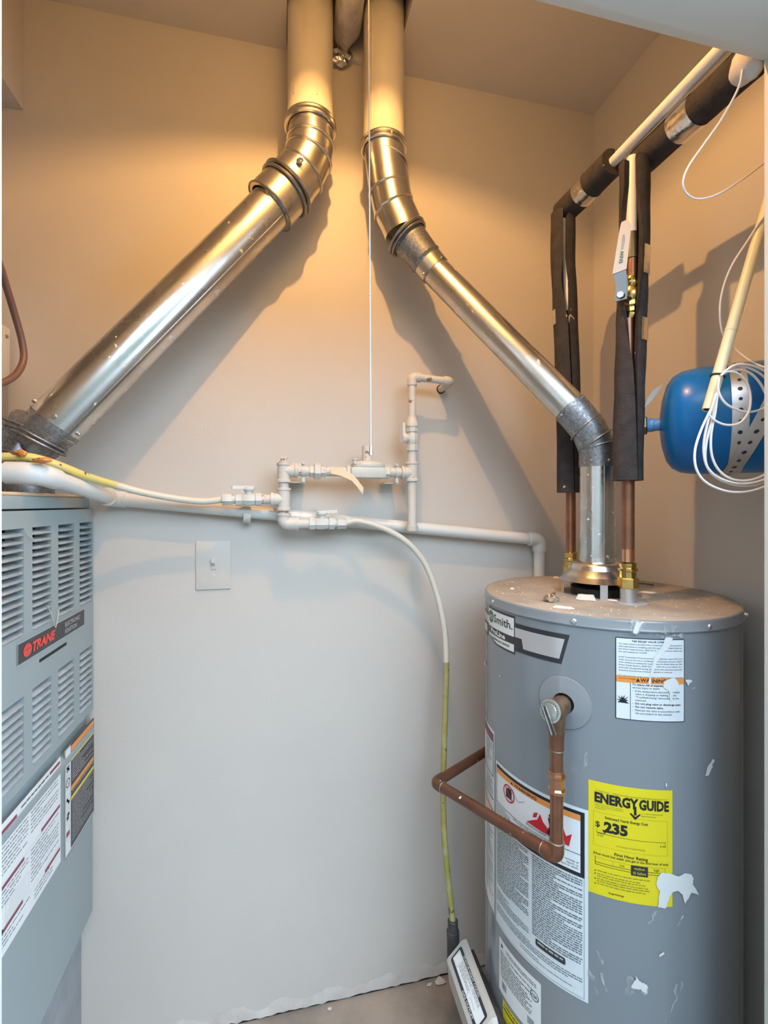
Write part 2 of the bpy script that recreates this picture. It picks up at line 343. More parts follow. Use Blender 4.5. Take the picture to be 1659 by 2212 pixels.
# ------------------------------------------------------------------ flat / wrapped print helpers
_fc = {}
def textmesh(s, bold=0.0, shear=0.0, res=2, spacing=1.0):
    key = (s, bold, shear, res, spacing)
    if key in _fc: return _fc[key]
    c = bpy.data.curves.new('t', 'FONT'); c.body = s; c.size = 1; c.offset = bold; c.shear = shear; c.resolution_u = res; c.space_character = spacing
    o = bpy.data.objects.new('t', c); COL.objects.link(o); dg = bpy.context.evaluated_depsgraph_get()
    me = bpy.data.meshes.new_from_object(o.evaluated_get(dg))
    vs = [(v.co.x, v.co.y) for v in me.vertices]; fs = [tuple(p.vertices) for p in me.polygons]
    bpy.data.objects.remove(o); bpy.data.curves.remove(c); bpy.data.meshes.remove(me)
    _fc[key] = (vs, fs); return vs, fs
CAPH = max(v[1] for v in textmesh('H')[0])
class Lab:
    """a printed label; mp(s, z, off) places label coordinates on the surface; step cuts long faces for curved surfaces"""
    def __init__(s, mp, step=None): s.mp = mp; s.step = step; s.L = {}
    def b(s, m): return s.L.setdefault(m, B())
    def poly(s, pts, m, off):
        bm = bmesh.new(); f = bm.faces.new([bm.verts.new((p[0], p[1], 0)) for p in pts])
        if s.step:
            x0 = min(p[0] for p in pts); x1 = max(p[0] for p in pts); k = math.floor(x0/s.step)+1
            while k*s.step < x1:
                bmesh.ops.bisect_plane(bm, geom=list(bm.verts)+list(bm.edges)+list(bm.faces), plane_co=(k*s.step, 0, 0), plane_no=(1, 0, 0)); k += 1
        bmesh.ops.triangulate(bm, faces=bm.faces)
        for q in bm.verts: q.co = s.mp(q.co.x, q.co.y, off)
        s.b(m).addbm(bm); return s
    def rect(s, x0, z0, x1, z1, m, off): return s.poly([(x0, z0), (x1, z0), (x1, z1), (x0, z1)], m, off)
    def rrect(s, x0, z0, x1, z1, r, m, off):
        p = []
        for cx, cz, a0 in ((x1-r, z1-r, 0), (x0+r, z1-r, 90), (x0+r, z0+r, 180), (x1-r, z0+r, 270)):
            for k in range(5): a = math.radians(a0+22.5*k); p.append((cx+r*math.cos(a), cz+r*math.sin(a)))
        return s.poly(p, m, off)
    def edge(s, x0, z0, x1, z1, wd, m, off):
        s.rect(x0, z0, x1, z0+wd, m, off); s.rect(x0, z1-wd, x1, z1, m, off); s.rect(x0, z0+wd, x0+wd, z1-wd, m, off); s.rect(x1-wd, z0+wd, x1, z1-wd, m, off); return s
    def disc(s, cx, cz, r, m, off, n=24, sx=1.0): return s.poly([(cx+sx*r*math.cos(2*math.pi*k/n), cz+r*math.sin(2*math.pi*k/n)) for k in range(n)], m, off)
    def annulus(s, cx, cz, r, wd, m, off, n=28):
        b = s.b(m); vs = []
        for k in range(n):
            a = 2*math.pi*k/n
            for q in (r, r-wd): vs.append(s.mp(cx+q*math.cos(a), cz+q*math.sin(a), off))
        b.add(vs, [(2*k, 2*((k+1) % n), 2*((k+1) % n)+1, 2*k+1) for k in range(n)]); return s
    def line(s, a, c, wd, m, off):
        a = Vector((*a, 0)); c = Vector((*c, 0)); n = Vector((-(c-a).y, (c-a).x, 0)).normalized()*wd/2
        return s.poly([(a-n)[:2], (c-n)[:2], (c+n)[:2], (a+n)[:2]], m, off)
    def text(s, t, x, z, h, m, off, width=None, bold=0.0, shear=0.0, align='L', res=2, rot=0.0, spacing=1.0):
        vs, fs = textmesh(t, bold, shear, res, spacing)
        x0 = min(v[0] for v in vs); x1 = max(v[0] for v in vs); k = h/CAPH; kx = width/(x1-x0) if width else k
        W = (x1-x0)*kx; ox = x - {'L': 0, 'C': W/2, 'R': W}[align]
        pts = [(ox+(v[0]-x0)*kx, z+v[1]*k) for v in vs]
        if rot:
            ca, sa = math.cos(rot), math.sin(rot); pts = [(x+(p[0]-x)*ca-(p[1]-z)*sa, z+(p[0]-x)*sa+(p[1]-z)*ca) for p in pts]
        s.b(m).add([s.mp(p[0], p[1], off) for p in pts], fs); return s
    def words(s, x0, z1, x1, z0, pitch, m, off, h=0.45, short=0.15):
        """rows of print too fine to read: a dash for each word"""
        z = z1
        while z-pitch > z0:
            x = x0; end = x1 if random.random() > short else x0+(x1-x0)*random.uniform(0.3, 0.9)
            b = s.b(m)
            while x < end-pitch*0.4:
                L = min(pitch*random.uniform(0.5, 2.6), end-x); hh = pitch*h*random.uniform(0.75, 1.0)
                b.add([s.mp(x, z-hh, off), s.mp(x+L, z-hh, off), s.mp(x+L, z, off), s.mp(x, z, off)], [(0, 1, 2, 3)]); x += L+pitch*0.32
            z -= pitch
        return s
    def build(s, sheet, parent, names):
        """sheet = material of the backing; names = material -> part name"""
        o = part(names.get(sheet, 'label_sheet'), s.L[sheet], sheet, parent, flat=True)
        for m, b in s.L.items():
            if m != sheet: part(names.get(m, 'print'), b, m, o, flat=True)
        return o

def screw(b, p, n, r=0.005):
    n = Vector(n).normalized()
    b.lathe(Vector(p)-n*0.002, n, [(0, r*1.25), (0.003, r*1.25), (0.0032, r), (0.006, r), (0.007, r*0.8)], 6)

# ------------------------------------------------------------------ furnace on its plinth
FX, FY0, FY1, FZ0, FZ1 = -0.447, 0.845, 1.291, 0.372, 1.395
pl = thing('furnace_plinth', (-0.8, 1.07, 0), 'dull streaky sheet metal plinth under the grey-green furnace', 'plinth')
part('box', B().box((-1.15, FY0+0.02, 0), (-0.475, YB-0.001, FZ0-0.012), 0.003), 'plinth', pl)
part('top_flange', B().box((-1.16, FY0+0.01, FZ0-0.012), (-0.47, YB-0.001, FZ0), 0.002), 'plinth', pl)
fu = thing('gas_furnace', (-0.8, 1.07, FZ0), 'grey-green gas furnace with louvered upper door and dark red-lettered nameplate', 'furnace')
b = B(); b.box((-1.15, FY0+0.004, FZ0), (-0.50, FY1-0.004, 1.371)); part('cabinet', b, 'cabinet', fu)
part('inner_shadow_panel', B().box((-0.4995, FY0+0.03, FZ0+0.03), (-0.487, FY1-0.02, 1.355)), 'dark', fu)  # near-black sheet behind the louvers, paints the shade inside the cabinet
part('top_cap', B().box((-1.155, FY0-0.002, 1.371), (-0.452, FY1-0.006, FZ1), 0.003), 'cabinet', fu)
part('frame_rail', B().box((-0.50, FY0+0.006, 0.832), (-0.458, FY1-0.012, 0.876), 0.004), 'cabinet', fu)
# upper door: panel with louver openings
def fy(px, x=FX): return P(px, CY, x=x).y
cols = [(0.862, fy(52)), (fy(70), fy(111)), (fy(126), fy(160)), (fy(172), fy(199))]
UZ1 = 1.341; UZ0 = 1.195; LZ1 = P(190, 1399, x=FX).z; LZ0 = P(190, 1524, x=FX).z
UZ1 = P(190, 1128, x=FX).z; UZ0 = P(190, 1299, x=FX).z
holes = [(y0, y1, UZ0, UZ1) for y0, y1 in cols] + [(y0, y1, LZ0, LZ1) for y0, y1 in cols]
D0, D1 = 0.872, 1.368
def panel(y0, y1, z0, z1, xf, th, holes):
    b = B(); ys = sorted({y0, y1, *[h[0] for h in holes], *[h[1] for h in holes]}); zs = sorted({z0, z1, *[h[2] for h in holes], *[h[3] for h in holes]})
    for i in range(len(ys)-1):
        for j in range(len(zs)-1):
            yc, zc = (ys[i]+ys[i+1])/2, (zs[j]+zs[j+1])/2
            if any(h[0] < yc < h[1] and h[2] < zc < h[3] for h in holes): continue
            b.add([(xf, ys[i], zs[j]), (xf, ys[i+1], zs[j]), (xf, ys[i+1], zs[j+1]), (xf, ys[i], zs[j+1])], [(0, 1, 2, 3)])
    def rim(a0, a1, c0, c1):
        for p, q in (((a0, c0), (a1, c0)), ((a1, c0), (a1, c1)), ((a1, c1), (a0, c1)), ((a0, c1), (a0, c0))):
            b.add([(xf, *p), (xf, *q), (xf-th, *q), (xf-th, *p)], [(0, 1, 2, 3)])
    rim(y0, y1, z0, z1)
    for h in holes: rim(*h)
    return b
door = part('upper_door', panel(FY0, FY1+0.002, D0, D1, FX, 0.03, holes), 'cabinet', fu, flat=True)
# louvers: bowed slats, tops set back, each its own piece
def slat(wd, hp, k):
    b = B(); vs = []; n = 5; ts = [(-0.014, hp*k), (-0.008, hp*k*0.82), (-0.001, hp*k*0.5), (0.0025, hp*0.06), (0.0012, -hp*0.06)]
    ws = [0.5, 0.5, 0.5, 0.495, 0.47]
    for (x, z), k in zip(ts, ws):
        for s in (-1, -0.9, 0.9, 1): vs.append((x-(0.004 if abs(s) == 1 else 0), s*wd*k, z))
    for i in range(n-1):
        for k in range(3): b.f.append((i*4+k, i*4+k+1, i*4+5+k, i*4+4+k))
    b.v = vs; return b
def louvers(z0, z1, n, k):
    hp = (z1-z0)/n
    for (y0, y1) in cols:
        b = slat(y1-y0, hp, k); me = None
        for i in range(n):
            if me is None:
                o = part('louver', B().add(b.v, b.f), 'slat', None, origin=(0, 0, 0)); me = o.data
            else:
                o = o.copy(); COL.objects.link(o)
            o.parent = door; o.location = Vector((FX, (y0+y1)/2, z1-hp*(i+1))) - ROOT[door.name]
louvers(UZ0, UZ1, 14, 0.56); louvers(LZ0, LZ1, 9, 0.62)
fm = lambda s, z, off: Vector((FX+off, s, z))
# nameplate
nz0, nz1 = P(180, 1349, x=FX).z, P(180, 1316, x=FX).z; ny0, ny1 = fy(37), fy(180)
L = Lab(fm); L.rect(ny0, nz0, ny1, nz1, 'plateblk', 0.002); L.edge(ny0-0.002, nz0-0.002, ny1+0.002, nz1+0.002, 0.002, 'grey', 0.0015)
nh = nz1-nz0; L.disc(ny0+0.030, nz0+nh*0.5, nh*0.33, 'trane', 0.0025, sx=1.25)
L.line((ny0+0.018, nz0+nh*0.53), (ny0+0.042, nz0+nh*0.53), 0.0012, 'plateblk', 0.0028); L.line((ny0+0.030, nz0+nh*0.22), (ny0+0.030, nz0+nh*0.78), 0.001, 'plateblk', 0.0028)
L.text('TRANE', fy(67), nz0+nh*0.27, nh*0.46, 'trane', 0.0025, width=fy(117)-fy(67), bold=0.05, shear=0.25)
L.text('ELECTRONIC', fy(138), nz0+nh*0.56, nh*0.25, 'grey', 0.0025, width=fy(170)-fy(138), bold=0.01)
L.text('IGNITION', fy(138), nz0+nh*0.17, nh*0.25, 'grey', 0.0025, width=fy(163)-fy(138), bold=0.01)
o = L.build('plateblk', fu, {'plateblk': 'nameplate', 'trane': 'red_lettering', 'grey': 'grey_lettering'}); o['label'] = 'black nameplate lettered TRANE ELECTRONIC IGNITION'
# finger slot under the nameplate
sy0, sy1 = fy(85), fy(143); sz = P(114, 1409, x=FX).z
part('finger_slot', B().box((FX-0.001, sy0, sz-0.003), (FX+0.0008, sy1, sz+0.003)), 'dark', fu)
# lower door with rolled upper lip
b = B(); prof = [(FX-0.02, 0.836), (FX-0.006, 0.836), (FX+0.002, 0.830), (FX+0.003, 0.820), (FX, 0.810), (FX, FZ0+0.004), (FX-0.03, FZ0+0.004), (FX-0.03, 0.836)]
b.prism([Vector((x, FY0, z)) for x, z in prof], (0, FY1-0.003-FY0, 0)); part('lower_door', b, 'cabinet', fu)
def fzl(px, py): return P(px, py, x=FX).z
# white instruction label
y1 = fy(130); y0 = 0.868; z1, z0 = fzl(130, 1634), fzl(130, 1861)
L = Lab(fm); L.rect(y0, z0, y1, z1, 'paperw', 0.0008); W = y1-y0; Hh = z1-z0
for (a, c, f) in ((0.80, 1.0, 0.03), (0.03, 0.32, 0.05), (0.66, 1.0, 0.44), (0.03, 0.42, 0.47), (0.72, 1.0, 0.85), (0.03, 0.40, 0.80)):
    L.rect(y0+W*a, z1-Hh*(f+0.028), y1-W*(1-c)-0.004, z1-Hh*f, 'maroon', 0.0012)
L.words(y0+W*0.36, z1-Hh*0.035, y0+W*0.78, z1-Hh*0.09, Hh*0.032, 'ink2', 0.0012, 0.6)
for (a, c, f, g) in ((0.50, 0.96, 0.15, 0.41), (0.06, 0.46, 0.15, 0.44), (0.50, 0.96, 0.50, 0.80), (0.06, 0.46, 0.52, 0.66), (0.55, 0.85, 0.88, 0.98), (0.06, 0.5, 0.86, 0.97)):
    L.words(y0+W*a, z1-Hh*f, y0+W*c, z1-Hh*g, 0.0072, 'ink2', 0.0012, 0.30, 0.3)
for f in (0.465, 0.83): L.rect(y0+0.004, z1-Hh*f-0.0005, y1-0.004, z1-Hh*f, 'grey', 0.0011)
cy_, cz_ = y0+W*0.30, z1-Hh*0.72
for k in range(9): L.line((cy_-0.03+0.007*k, cz_-0.012), (cy_-0.02+0.006*k, cz_+0.014), 0.0006, 'grey', 0.0013)
L.edge(cy_-0.034, cz_-0.016, cy_+0.04, cz_+0.017, 0.0006, 'grey', 0.0013); L.disc(cy_-0.046, cz_-0.02, 0.005, 'ink', 0.0013)
o = L.build('paperw', fu, {'paperw': 'instruction_label', 'maroon': 'maroon_heading', 'ink2': 'fine_print', 'grey': 'diagram', 'ink': 'dark_mark'}); o['label'] = 'large white instruction label with maroon headings'
# warning label: white pictogram strip and dark text panel
y0, ym, y1 = fy(139), fy(152), fy(201); z1 = fzl(145, 1615); z0 = fzl(145, 1848); W = y1-ym; Hh = z1-z0
L = Lab(fm); L.rect(y0, z0, y1, z1, 'paperw', 0.0008); L.rect(ym, z0+0.004, y1, z1, 'plateblk', 0.0012)
for f, m_, hh in ((0.02, 'orange', 0.055), (0.13, 'pyellow', 0.035), (0.40, 'orange', 0.045), (0.50, 'pyellow', 0.035)): L.rect(ym, z1-Hh*(f+hh), y1, z1-Hh*f, m_, 0.0016)
for f, g in ((0.08, 0.125), (0.18, 0.39), (0.455, 0.495), (0.55, 0.95)): L.words(ym+0.006, z1-Hh*f, y1-0.006, z1-Hh*g, 0.0058, 'grey', 0.0016, 0.38, 0.35)
for f in (0.2, 0.33, 0.5, 0.64, 0.8):
    zc = z1-Hh*f; yc = (y0+ym)/2; L.edge(y0+0.007, zc-0.014, ym-0.006, zc+0.014, 0.0006, 'grey', 0.0012)
    if f == 0.33: L.annulus(yc, zc, 0.010, 0.0022, 'ink', 0.0014); L.line((yc, zc-0.004), (yc, zc+0.004), 0.002, 'ink', 0.0014)
    elif f == 0.8: L.rect(yc-0.008, zc-0.006, yc+0.008, zc+0.004, 'maroon', 0.0014)
    else:
        for k in range(5): a = random.uniform(0, 3.1); L.line((yc-0.009*math.cos(a), zc-0.008*math.sin(a)), (yc+0.009*math.cos(a), zc+0.008*math.sin(a)), 0.003, 'ink2', 0.0014)
L.edge(y0, z0, y1, z1, 0.0012, 'ink', 0.0018)
o = L.build('paperw', fu, {'paperw': 'warning_label', 'plateblk': 'dark_panel', 'orange': 'orange_bar', 'pyellow': 'yellow_bar', 'grey': 'fine_print', 'ink': 'border', 'ink2': 'pictogram', 'maroon': 'red_pictogram'}); o['label'] = 'dark warning label with orange and yellow bars beside a white pictogram strip'
# supply plenum seen past the jamb, on top of the furnace
pn = thing('supply_plenum', (-0.9, 1.1, FZ1), 'grey sheet metal plenum with beige cover plate on top of the furnace', 'plenum')
pc = P(18, 900, y=1.285); part('casing', B().box((-1.15, 1.03, FZ1), (pc.x, 1.285, 1.80), 0.003), 'plenum', pn)
part('cover_plate', B().box((pc.x-0.006, 1.05, 1.665), (pc.x+0.003, 1.287, 1.798), 0.002), 'beige', pn)
b = B()
for yy, zz in ((1.27, 1.775), (1.27, 1.50)): screw(b, (pc.x+0.002, yy, zz), (1, 0, 0), 0.004)
part('screw', b, 'screw', pn)
br = thing('refrigerant_line', P(20, 820, y=1.08), 'brown insulated tube looping beside the supply plenum', 'tube')
part('tube', B().sweep([Vector((XL, 0.93, 2.06))]+smooth([P(-40, 470, y=1.0), P(-5, 560, y=1.02), P(14, 620, y=1.05), P(32, 680, y=1.08), P(47, 735, y=1.1), P(51, 775, y=1.1), P(38, 805, y=1.08), P(14, 823, y=1.05), P(-30, 838, y=1.0)])+[Vector((XL, 0.95, 1.56))], 0.0066, 12), 'tubing', br)
# thermostat wire lying on the furnace top
part('thermostat_wire', B().sweep(smooth([Vector((x, y, FZ1+0.0035)) for x, y in ((-1.0, 0.87), (-0.7, 0.875), (-0.52, 0.88), (-0.464, 0.95), (-0.4563, 1.05), (-0.4553, 1.12), (-0.4560, 1.19), (-0.458, 1.275))]), 0.0036, 8), 'wire', None, 'tan thermostat wire lying along the top of the furnace', 'wire')

# ------------------------------------------------------------------ flue of the furnace
def bead(b, c, d, R, r=0.003): b.ring(c, d, R, r)
A0 = Vector((-0.519, 1.12, FZ1)); fl = thing('furnace_flue', A0, 'wide galvanized flue rising diagonally from the furnace to a painted vent', 'flue pipe')
a1 = P(120, 915, y=1.12); a2 = P(598, 436, y=1.185); dg = (a2-a1).normalized(); R1 = 0.053
k0 = A0+Vector((0, 0, 0.05)); k1 = k0+Vector((0, 0, 0.030)); 
mid1 = k1 + (Vector((0, 0, 1))*0.62+dg*0.38).normalized()*0.055
el = [A0, k0, k1, mid1, a1-dg*0.045, a1]
part('lower_elbow', B().sweep(el, R1+0.001, 40), 'spang', fl, sharp=50)
b = B()
for p, d in ((k0, Vector((0.1, 0, 1))), (k1, Vector((0.25, 0, 1))), (mid1, (Vector((0, 0, 1))+dg*1.2)), (a1-dg*0.05, dg*1.2+Vector((0, 0, 0.35)))):
    bead(b, p, d, R1+0.0015, 0.0032); bead(b, p+Vector(d).normalized()*0.009, d, R1+0.001, 0.0026)
part('elbow_bead', b, 'spang', fl)
part('collar', B().lathe(A0, (0, 0, 1), [(0, R1+0.006), (0.003, R1+0.006), (0.004, R1+0.002), (0.02, R1+0.002)], 40), 'spang', fl)
part('diagonal_pipe', B().sweep([a1-dg*0.012, a1+dg*0.3, a2+dg*0.012], R1-0.001, 48), 'galv', fl)
side = dg.cross(Vector((0, -1, 0))).normalized()
sm = B(); q = -Vector((0, 1, 0))*0.55+side*0.83
if q.z > 0: q = -Vector((0, 1, 0))*0.55-side*0.83
q = (q-dg*q.dot(dg)).normalized(); sm.box((-0.002, -0.0015, 0), (0.002, 0.0015, 1))
sm = B(); tn = dg.cross(q).normalized()
sm.prism([a1+q*(R1-0.002)-tn*0.003, a1+q*(R1+0.0005)-tn*0.003, a1+q*(R1+0.0005)+tn*0.003, a1+q*(R1-0.002)+tn*0.003], dg*((a2-a1).length)); part('lock_seam', sm, 'galv2', fl)
b = B()
for an in (0.2, 1.3, 2.5, -1.2):
    n = (-Vector((0, 1, 0))*math.cos(an)+side*math.sin(an)); n = (n-dg*n.dot(dg)).normalized(); screw(b, a1+dg*0.012+n*R1, n, 0.0042)
part('screw', b, 'screw', fl)
# slip connector with rolled rims and upper elbow
c0 = P(583, 447, y=1.185); c1 = P(636, 391, y=1.187); cdv = (c1-c0).normalized(); ln = (c1-c0).length
part('connector', B().lathe(c0, cdv, [(0, R1+0.001), (0.0, R1+0.010), (0.002, R1+0.0115), (0.004, R1+0.010), (ln*0.72, R1+0.0085), (ln*0.98, R1+0.008), (ln, R1+0.003)], 48, cap=False), 'galv2', fl)
b = B(); bead(b, c0, cdv, R1+0.0105, 0.0022); bead(b, c0+cdv*ln*0.60, cdv, R1+0.0125, 0.0038); bead(b, c0+cdv*ln*0.74, cdv, R1+0.0135, 0.0042)
part('connector_rim', b, 'rim', fl)
part('connector_gap', B().lathe(c0+cdv*0.004, cdv, [(0, R1-0.001), (0.0005, R1+0.008)], 40, cap=False), 'dark', fl)
vx = P(670.5, 280, y=1.19).x; ve = Vector((vx, 1.19, 0))
e0 = c1; ep = [c0+cdv*ln*0.8, P(648, 377, y=1.188), P(667, 340, y=1.19), Vector((vx+0.001, 1.19, P(670, 312, y=1.19).z)), Vector((vx, 1.19, P(670, 268, y=1.19).z))]
RV = 0.0565
part('upper_elbow', B().sweep(ep, [R1+0.006, R1+0.006, R1+0.005, R1+0.004, R1+0.002], 48), 'galv2', fl, sharp=50)
b = B(); bead(b, ep[1]+Vector((0.004, 0, 0.004)), cdv*1.4+Vector((0, 0, 0.3)), R1+0.006, 0.0028); bead(b, ep[2], cdv+Vector((0, 0, 1.1)), R1+0.0058, 0.003); bead(b, ep[3], Vector((0.12, 0, 1)), R1+0.005, 0.003)
part('elbow_bead', b, 'galv2', fl)
b = B(); nn = Vector((-0.35, -1, 0.35)).normalized(); b.lathe(P(648, 347, y=1.122), nn, [(0, 0.009), (0.002, 0.0085), (0.0022, 0.004), (0.005, 0.003)], 16); part('dimple_screw', b, 'galv2', fl)
zt = P(670, 268, y=1.19).z
b = B(); bead(b, ve+Vector((0, 0, zt-0.012)), (0, 0, 1), RV+0.004, 0.0055); bead(b, ve+Vector((0, 0, zt)), (0, 0, 1), RV+0.003, 0.0045); part('vent_rim', b, 'galv2', fl)
part('vent_pipe', B().lathe(ve+Vector((0, 0, zt)), (0, 0, 1), [(0, RV+0.001), (0.028, RV+0.001), (0.030, RV), (ZC-zt+0.39, RV)], 48), 'vent', fl)
b = B(); b.box((vx+0.012, 1.19-RV-0.001, zt+0.03), (vx+0.0135, 1.19-RV+0.006, zt+0.044)); b.box((vx-0.042, 1.19-0.040, zt+0.036), (vx-0.0405, 1.19-0.034, zt+0.054)); part('crimp_mark', b, 'rim', fl)

# ------------------------------------------------------------------ flue of the water heater
AX, AY, RH, ZT = 0.714, 0.924, 0.256, 1.178
FLX, FLY = P(1290, 1100, t=1.059).x, P(1290, 1100, t=1.059).y
h0 = Vector((FLX, FLY, 1.252)); f2 = thing('heater_flue', h0, 'narrow galvanized flue rising from the water heater draft hood to a painted vent', 'flue pipe')
R2 = 0.0375; g0 = Vector((FLX, FLY, 1.470)); g1 = P(1238, 888, t=1.062); rv = P(829, 200, y=1.18).x; RW = 0.0525
g2 = P(938, 583, y=1.150); d2 = (g2-g1).normalized()
part('vertical_pipe', B().cyl(h0, g0, R2-0.0005, 40), 'galv', f2)
b = B(); b.box((FLX-0.0105, FLY-R2-0.0012, 1.252), (FLX-0.0085, FLY-R2+0.002, 1.47)); part('lock_seam', b, 'galv2', f2)
lp = [g0-Vector((0, 0, 0.006)), g0+Vector((0, 0, 0.030)), Vector((FLX-0.003, FLY, 1.512)), (Vector((FLX-0.018, FLY+0.004, 1.548))), g1-d2*0.004, g1+d2*0.012]
part('lower_elbow', B().sweep(lp, R2+0.0012, 40), 'spang', f2, sharp=50)
b = B()
for p, d in ((lp[1]+Vector((0, 0, 0.012)), Vector((-0.25, 0.1, 1))), (lp[2]+Vector((-0.004, 0, 0.012)), Vector((-0.6, 0.3, 1))), (lp[3]+Vector((-0.006, 0.003, 0.006)), d2)):
    bead(b, p, d, R2+0.0018, 0.0026)
part('elbow_bead', b, 'spang', f2)
part('diagonal_pipe', B().sweep([g1, (g1+g2)/2, g2+d2*0.02], R2-0.0005, 40), 'galv', f2)
sd = d2.cross(Vector((0, -1, 0))).normalized()
b = B()
for an in (0.4, -1.2, 1.6):
    n = (-Vector((0, 1, 0))*math.cos(an)+sd*math.sin(an)); n = (n-d2*n.dot(d2)).normalized(); screw(b, g2-d2*0.006+n*(R2+0.002), n, 0.0032); screw(b, g1+d2*0.005+n*(R2+0.001), n, 0.0032)
for an in (-2.6, -1.57, -0.3):
    n = Vector((math.cos(an), math.sin(an), 0)); screw(b, h0+Vector((0, 0, 0.012))+n*R2, n, 0.0034); screw(b, g0+Vector((0, 0, 0.006))+n*R2, n, 0.0034)
part('screw', b, 'screw', f2)
r0 = P(880, 513, y=1.168); rd = (g2-r0).normalized(); rl = (g2-r0).length
part('reducer', B().lathe(r0, rd, [(0, 0.046), (0.006, 0.048), (0.010, 0.0455), (0.014, 0.047), (0.02, 0.0455), (rl*0.66, R2+0.004), (rl*0.68, R2+0.006), (rl*0.72, R2+0.003), (rl*0.74, R2+0.0022), (rl*1.05, R2+0.0022), (rl*1.055, R2-0.001)], 44), 'spang', f2)
part('sleeve', B().lathe(r0+rd*rl*0.76, rd, [(0, R2+0.003), (rl*0.27, R2+0.003), (rl*0.275, R2-0.001)], 44), 'galv2', f2)
up = [r0-rd*0.012, P(868, 488, y=1.172), P(850, 450, y=1.177), P(840, 402, y=1.18), Vector((rv+0.002, 1.18, P(836, 330, y=1.18).z)), Vector((rv, 1.18, P(834, 312, y=1.18).z))]
part('upper_elbow', B().sweep(up, [0.0515, 0.052, 0.0525, 0.053, 0.0525, 0.0525], 48), 'galv2', f2, sharp=50)
b = B(); bead(b, up[3]+Vector((0, 0, -0.012)), (-0.25, 0, 1), 0.0535, 0.0025); bead(b, up[2], (-0.5, 0, 1), 0.0535, 0.0028); bead(b, P(838, 352, y=1.18), (0.25, 0, 1), 0.053, 0.0022); part('elbow_bead', b, 'galv2', f2)
b = B(); bead(b, r0-rd*0.004, rd, 0.0535, 0.0045); bead(b, r0+rd*0.006, rd, 0.0525, 0.0035); part('connector_rim', b, 'rim', f2)
part('connector_gap', B().lathe(r0+rd*0.008, rd, [(0, 0.045), (0.0005, 0.052)], 40, cap=False), 'dark', f2)
zt2 = P(834, 318, y=1.18).z; vv = Vector((rv, 1.18, 0))
b = B(); bead(b, vv+Vector((0, 0, zt2-0.01)), (0, 0, 1), RW+0.003, 0.0042); bead(b, vv+Vector((0, 0, zt2+0.002)), (0, 0, 1), RW+0.003, 0.0045); part('vent_rim', b, 'galv2', f2)
part('vent_pipe', B().lathe(vv+Vector((0, 0, zt2)), (0, 0, 1), [(0, RW+0.001), (0.022, RW+0.001), (0.024, RW), (ZC-zt2+0.39, RW)], 48), 'vent', f2)
b = B(); b.box((rv-RW*0.72-0.001, 1.18-RW*0.72-0.001, zt2+0.02), (rv-RW*0.72+0.001, 1.18-RW*0.72+0.002, ZC)); b.box((rv+0.006, 1.18-RW-0.005, zt2-0.012), (rv+0.0085, 1.18-RW-0.0005, zt2+0.006)); part('vent_seam', b, 'vent', f2)
# insulation wad stuffed in the ceiling cut-out between the vents
wd = thing('insulation_wad', (0.175, 1.2, ZC-0.05), 'lumpy insulation wad with foil stuffed into the ceiling between the vents', 'insulation')
def lump(c, rx, ry, rz, n, amp, seed, seg=28):
    rnd = random.Random(seed); b = B(); bm = bmesh.new(); bmesh.ops.create_uvsphere(bm, u_segments=seg, v_segments=seg//2, radius=1)
    ws = [(Vector((rnd.uniform(-1, 1), rnd.uniform(-1, 1), rnd.uniform(-1, 1))), rnd.uniform(2, 7), rnd.uniform(0, 6)) for _ in range(n)]
    for q in bm.verts:
        k = 1+amp*sum(math.sin(q.co.dot(a)*f+p) for a, f, p in ws)/math.sqrt(n); q.co = Vector((q.co.x*rx*k, q.co.y*ry*k, q.co.z*rz*k))+Vector(c)
    return b.addbm(bm)
b = lump((0.176, 1.185, ZC+0.020), 0.037, 0.10, 0.034, 9, 0.08, 3); part('wad', b, 'fiber', wd, sharp=80)
b = lump((0.170, 1.277, ZC-0.004), 0.034, 0.018, 0.020, 8, 0.3, 5, 16); part('foil_scrap', b, 'foil', wd, flat=True)

# ------------------------------------------------------------------ water heater
wh = thing('water_heater', (AX, AY, 0), 'tall grey cylindrical gas water heater covered in labels and paint splashes', 'water heater')
dc = math.hypot(AX, AY); EX, EY = -AX/dc, -AY/dc; RX, RY = -EY, EX          # e: towards the door, r: to its right
def hp(s, z, off=0.0):
    th = s/RH; r = RH+off; return Vector((AX+r*(math.cos(th)*EX+math.sin(th)*RX), AY+r*(math.cos(th)*EY+math.sin(th)*RY), z))
def hn(s): th = s/RH; return Vector((math.cos(th)*EX+math.sin(th)*RX, math.cos(th)*EY+math.sin(th)*RY, 0))
def hc(px, py):
    d = P(px, py, t=1.0)-Vector((0, 0, HCAM)); A = d.x**2+d.y**2; Bq = -2*(d.x*AX+d.y*AY); Cq = AX*AX+AY*AY-RH*RH
    disc = max(Bq*Bq-4*A*Cq, 0); t = (-Bq-math.sqrt(disc))/(2*A); x, y = d.x*t-AX, d.y*t-AY
    return RH*math.atan2(x*RX+y*RY, x*EX+y*EY), HCAM+d.z*t
part('tank_jacket', B().lathe((AX, AY, 0.0), (0, 0, 1), [(0.0, RH-0.006), (0.03, RH-0.006), (0.032, RH), (1.163, RH), (1.163, RH-0.004)], 160), 'tank', wh)
part('rim_band', B().lathe((AX, AY, 1.158), (0, 0, 1), [(0, RH-0.001), (0.0005, RH+0.0022), (0.003, RH+0.003), (0.005, RH+0.0018), (0.0165, RH+0.0018), (0.0195, RH+0.0005), (0.0205, RH-0.003)], 160, cap=False), 'tank', wh)
part('lid', B().lathe((AX, AY, 1.170), (0, 0, 1), [(0, RH-0.002), (0.0075, RH-0.0015), (0.0085, RH-0.004), (0.008, 0.12), (0.008, 0.0)], 160, cap=False), 'lid', wh)
b = B()
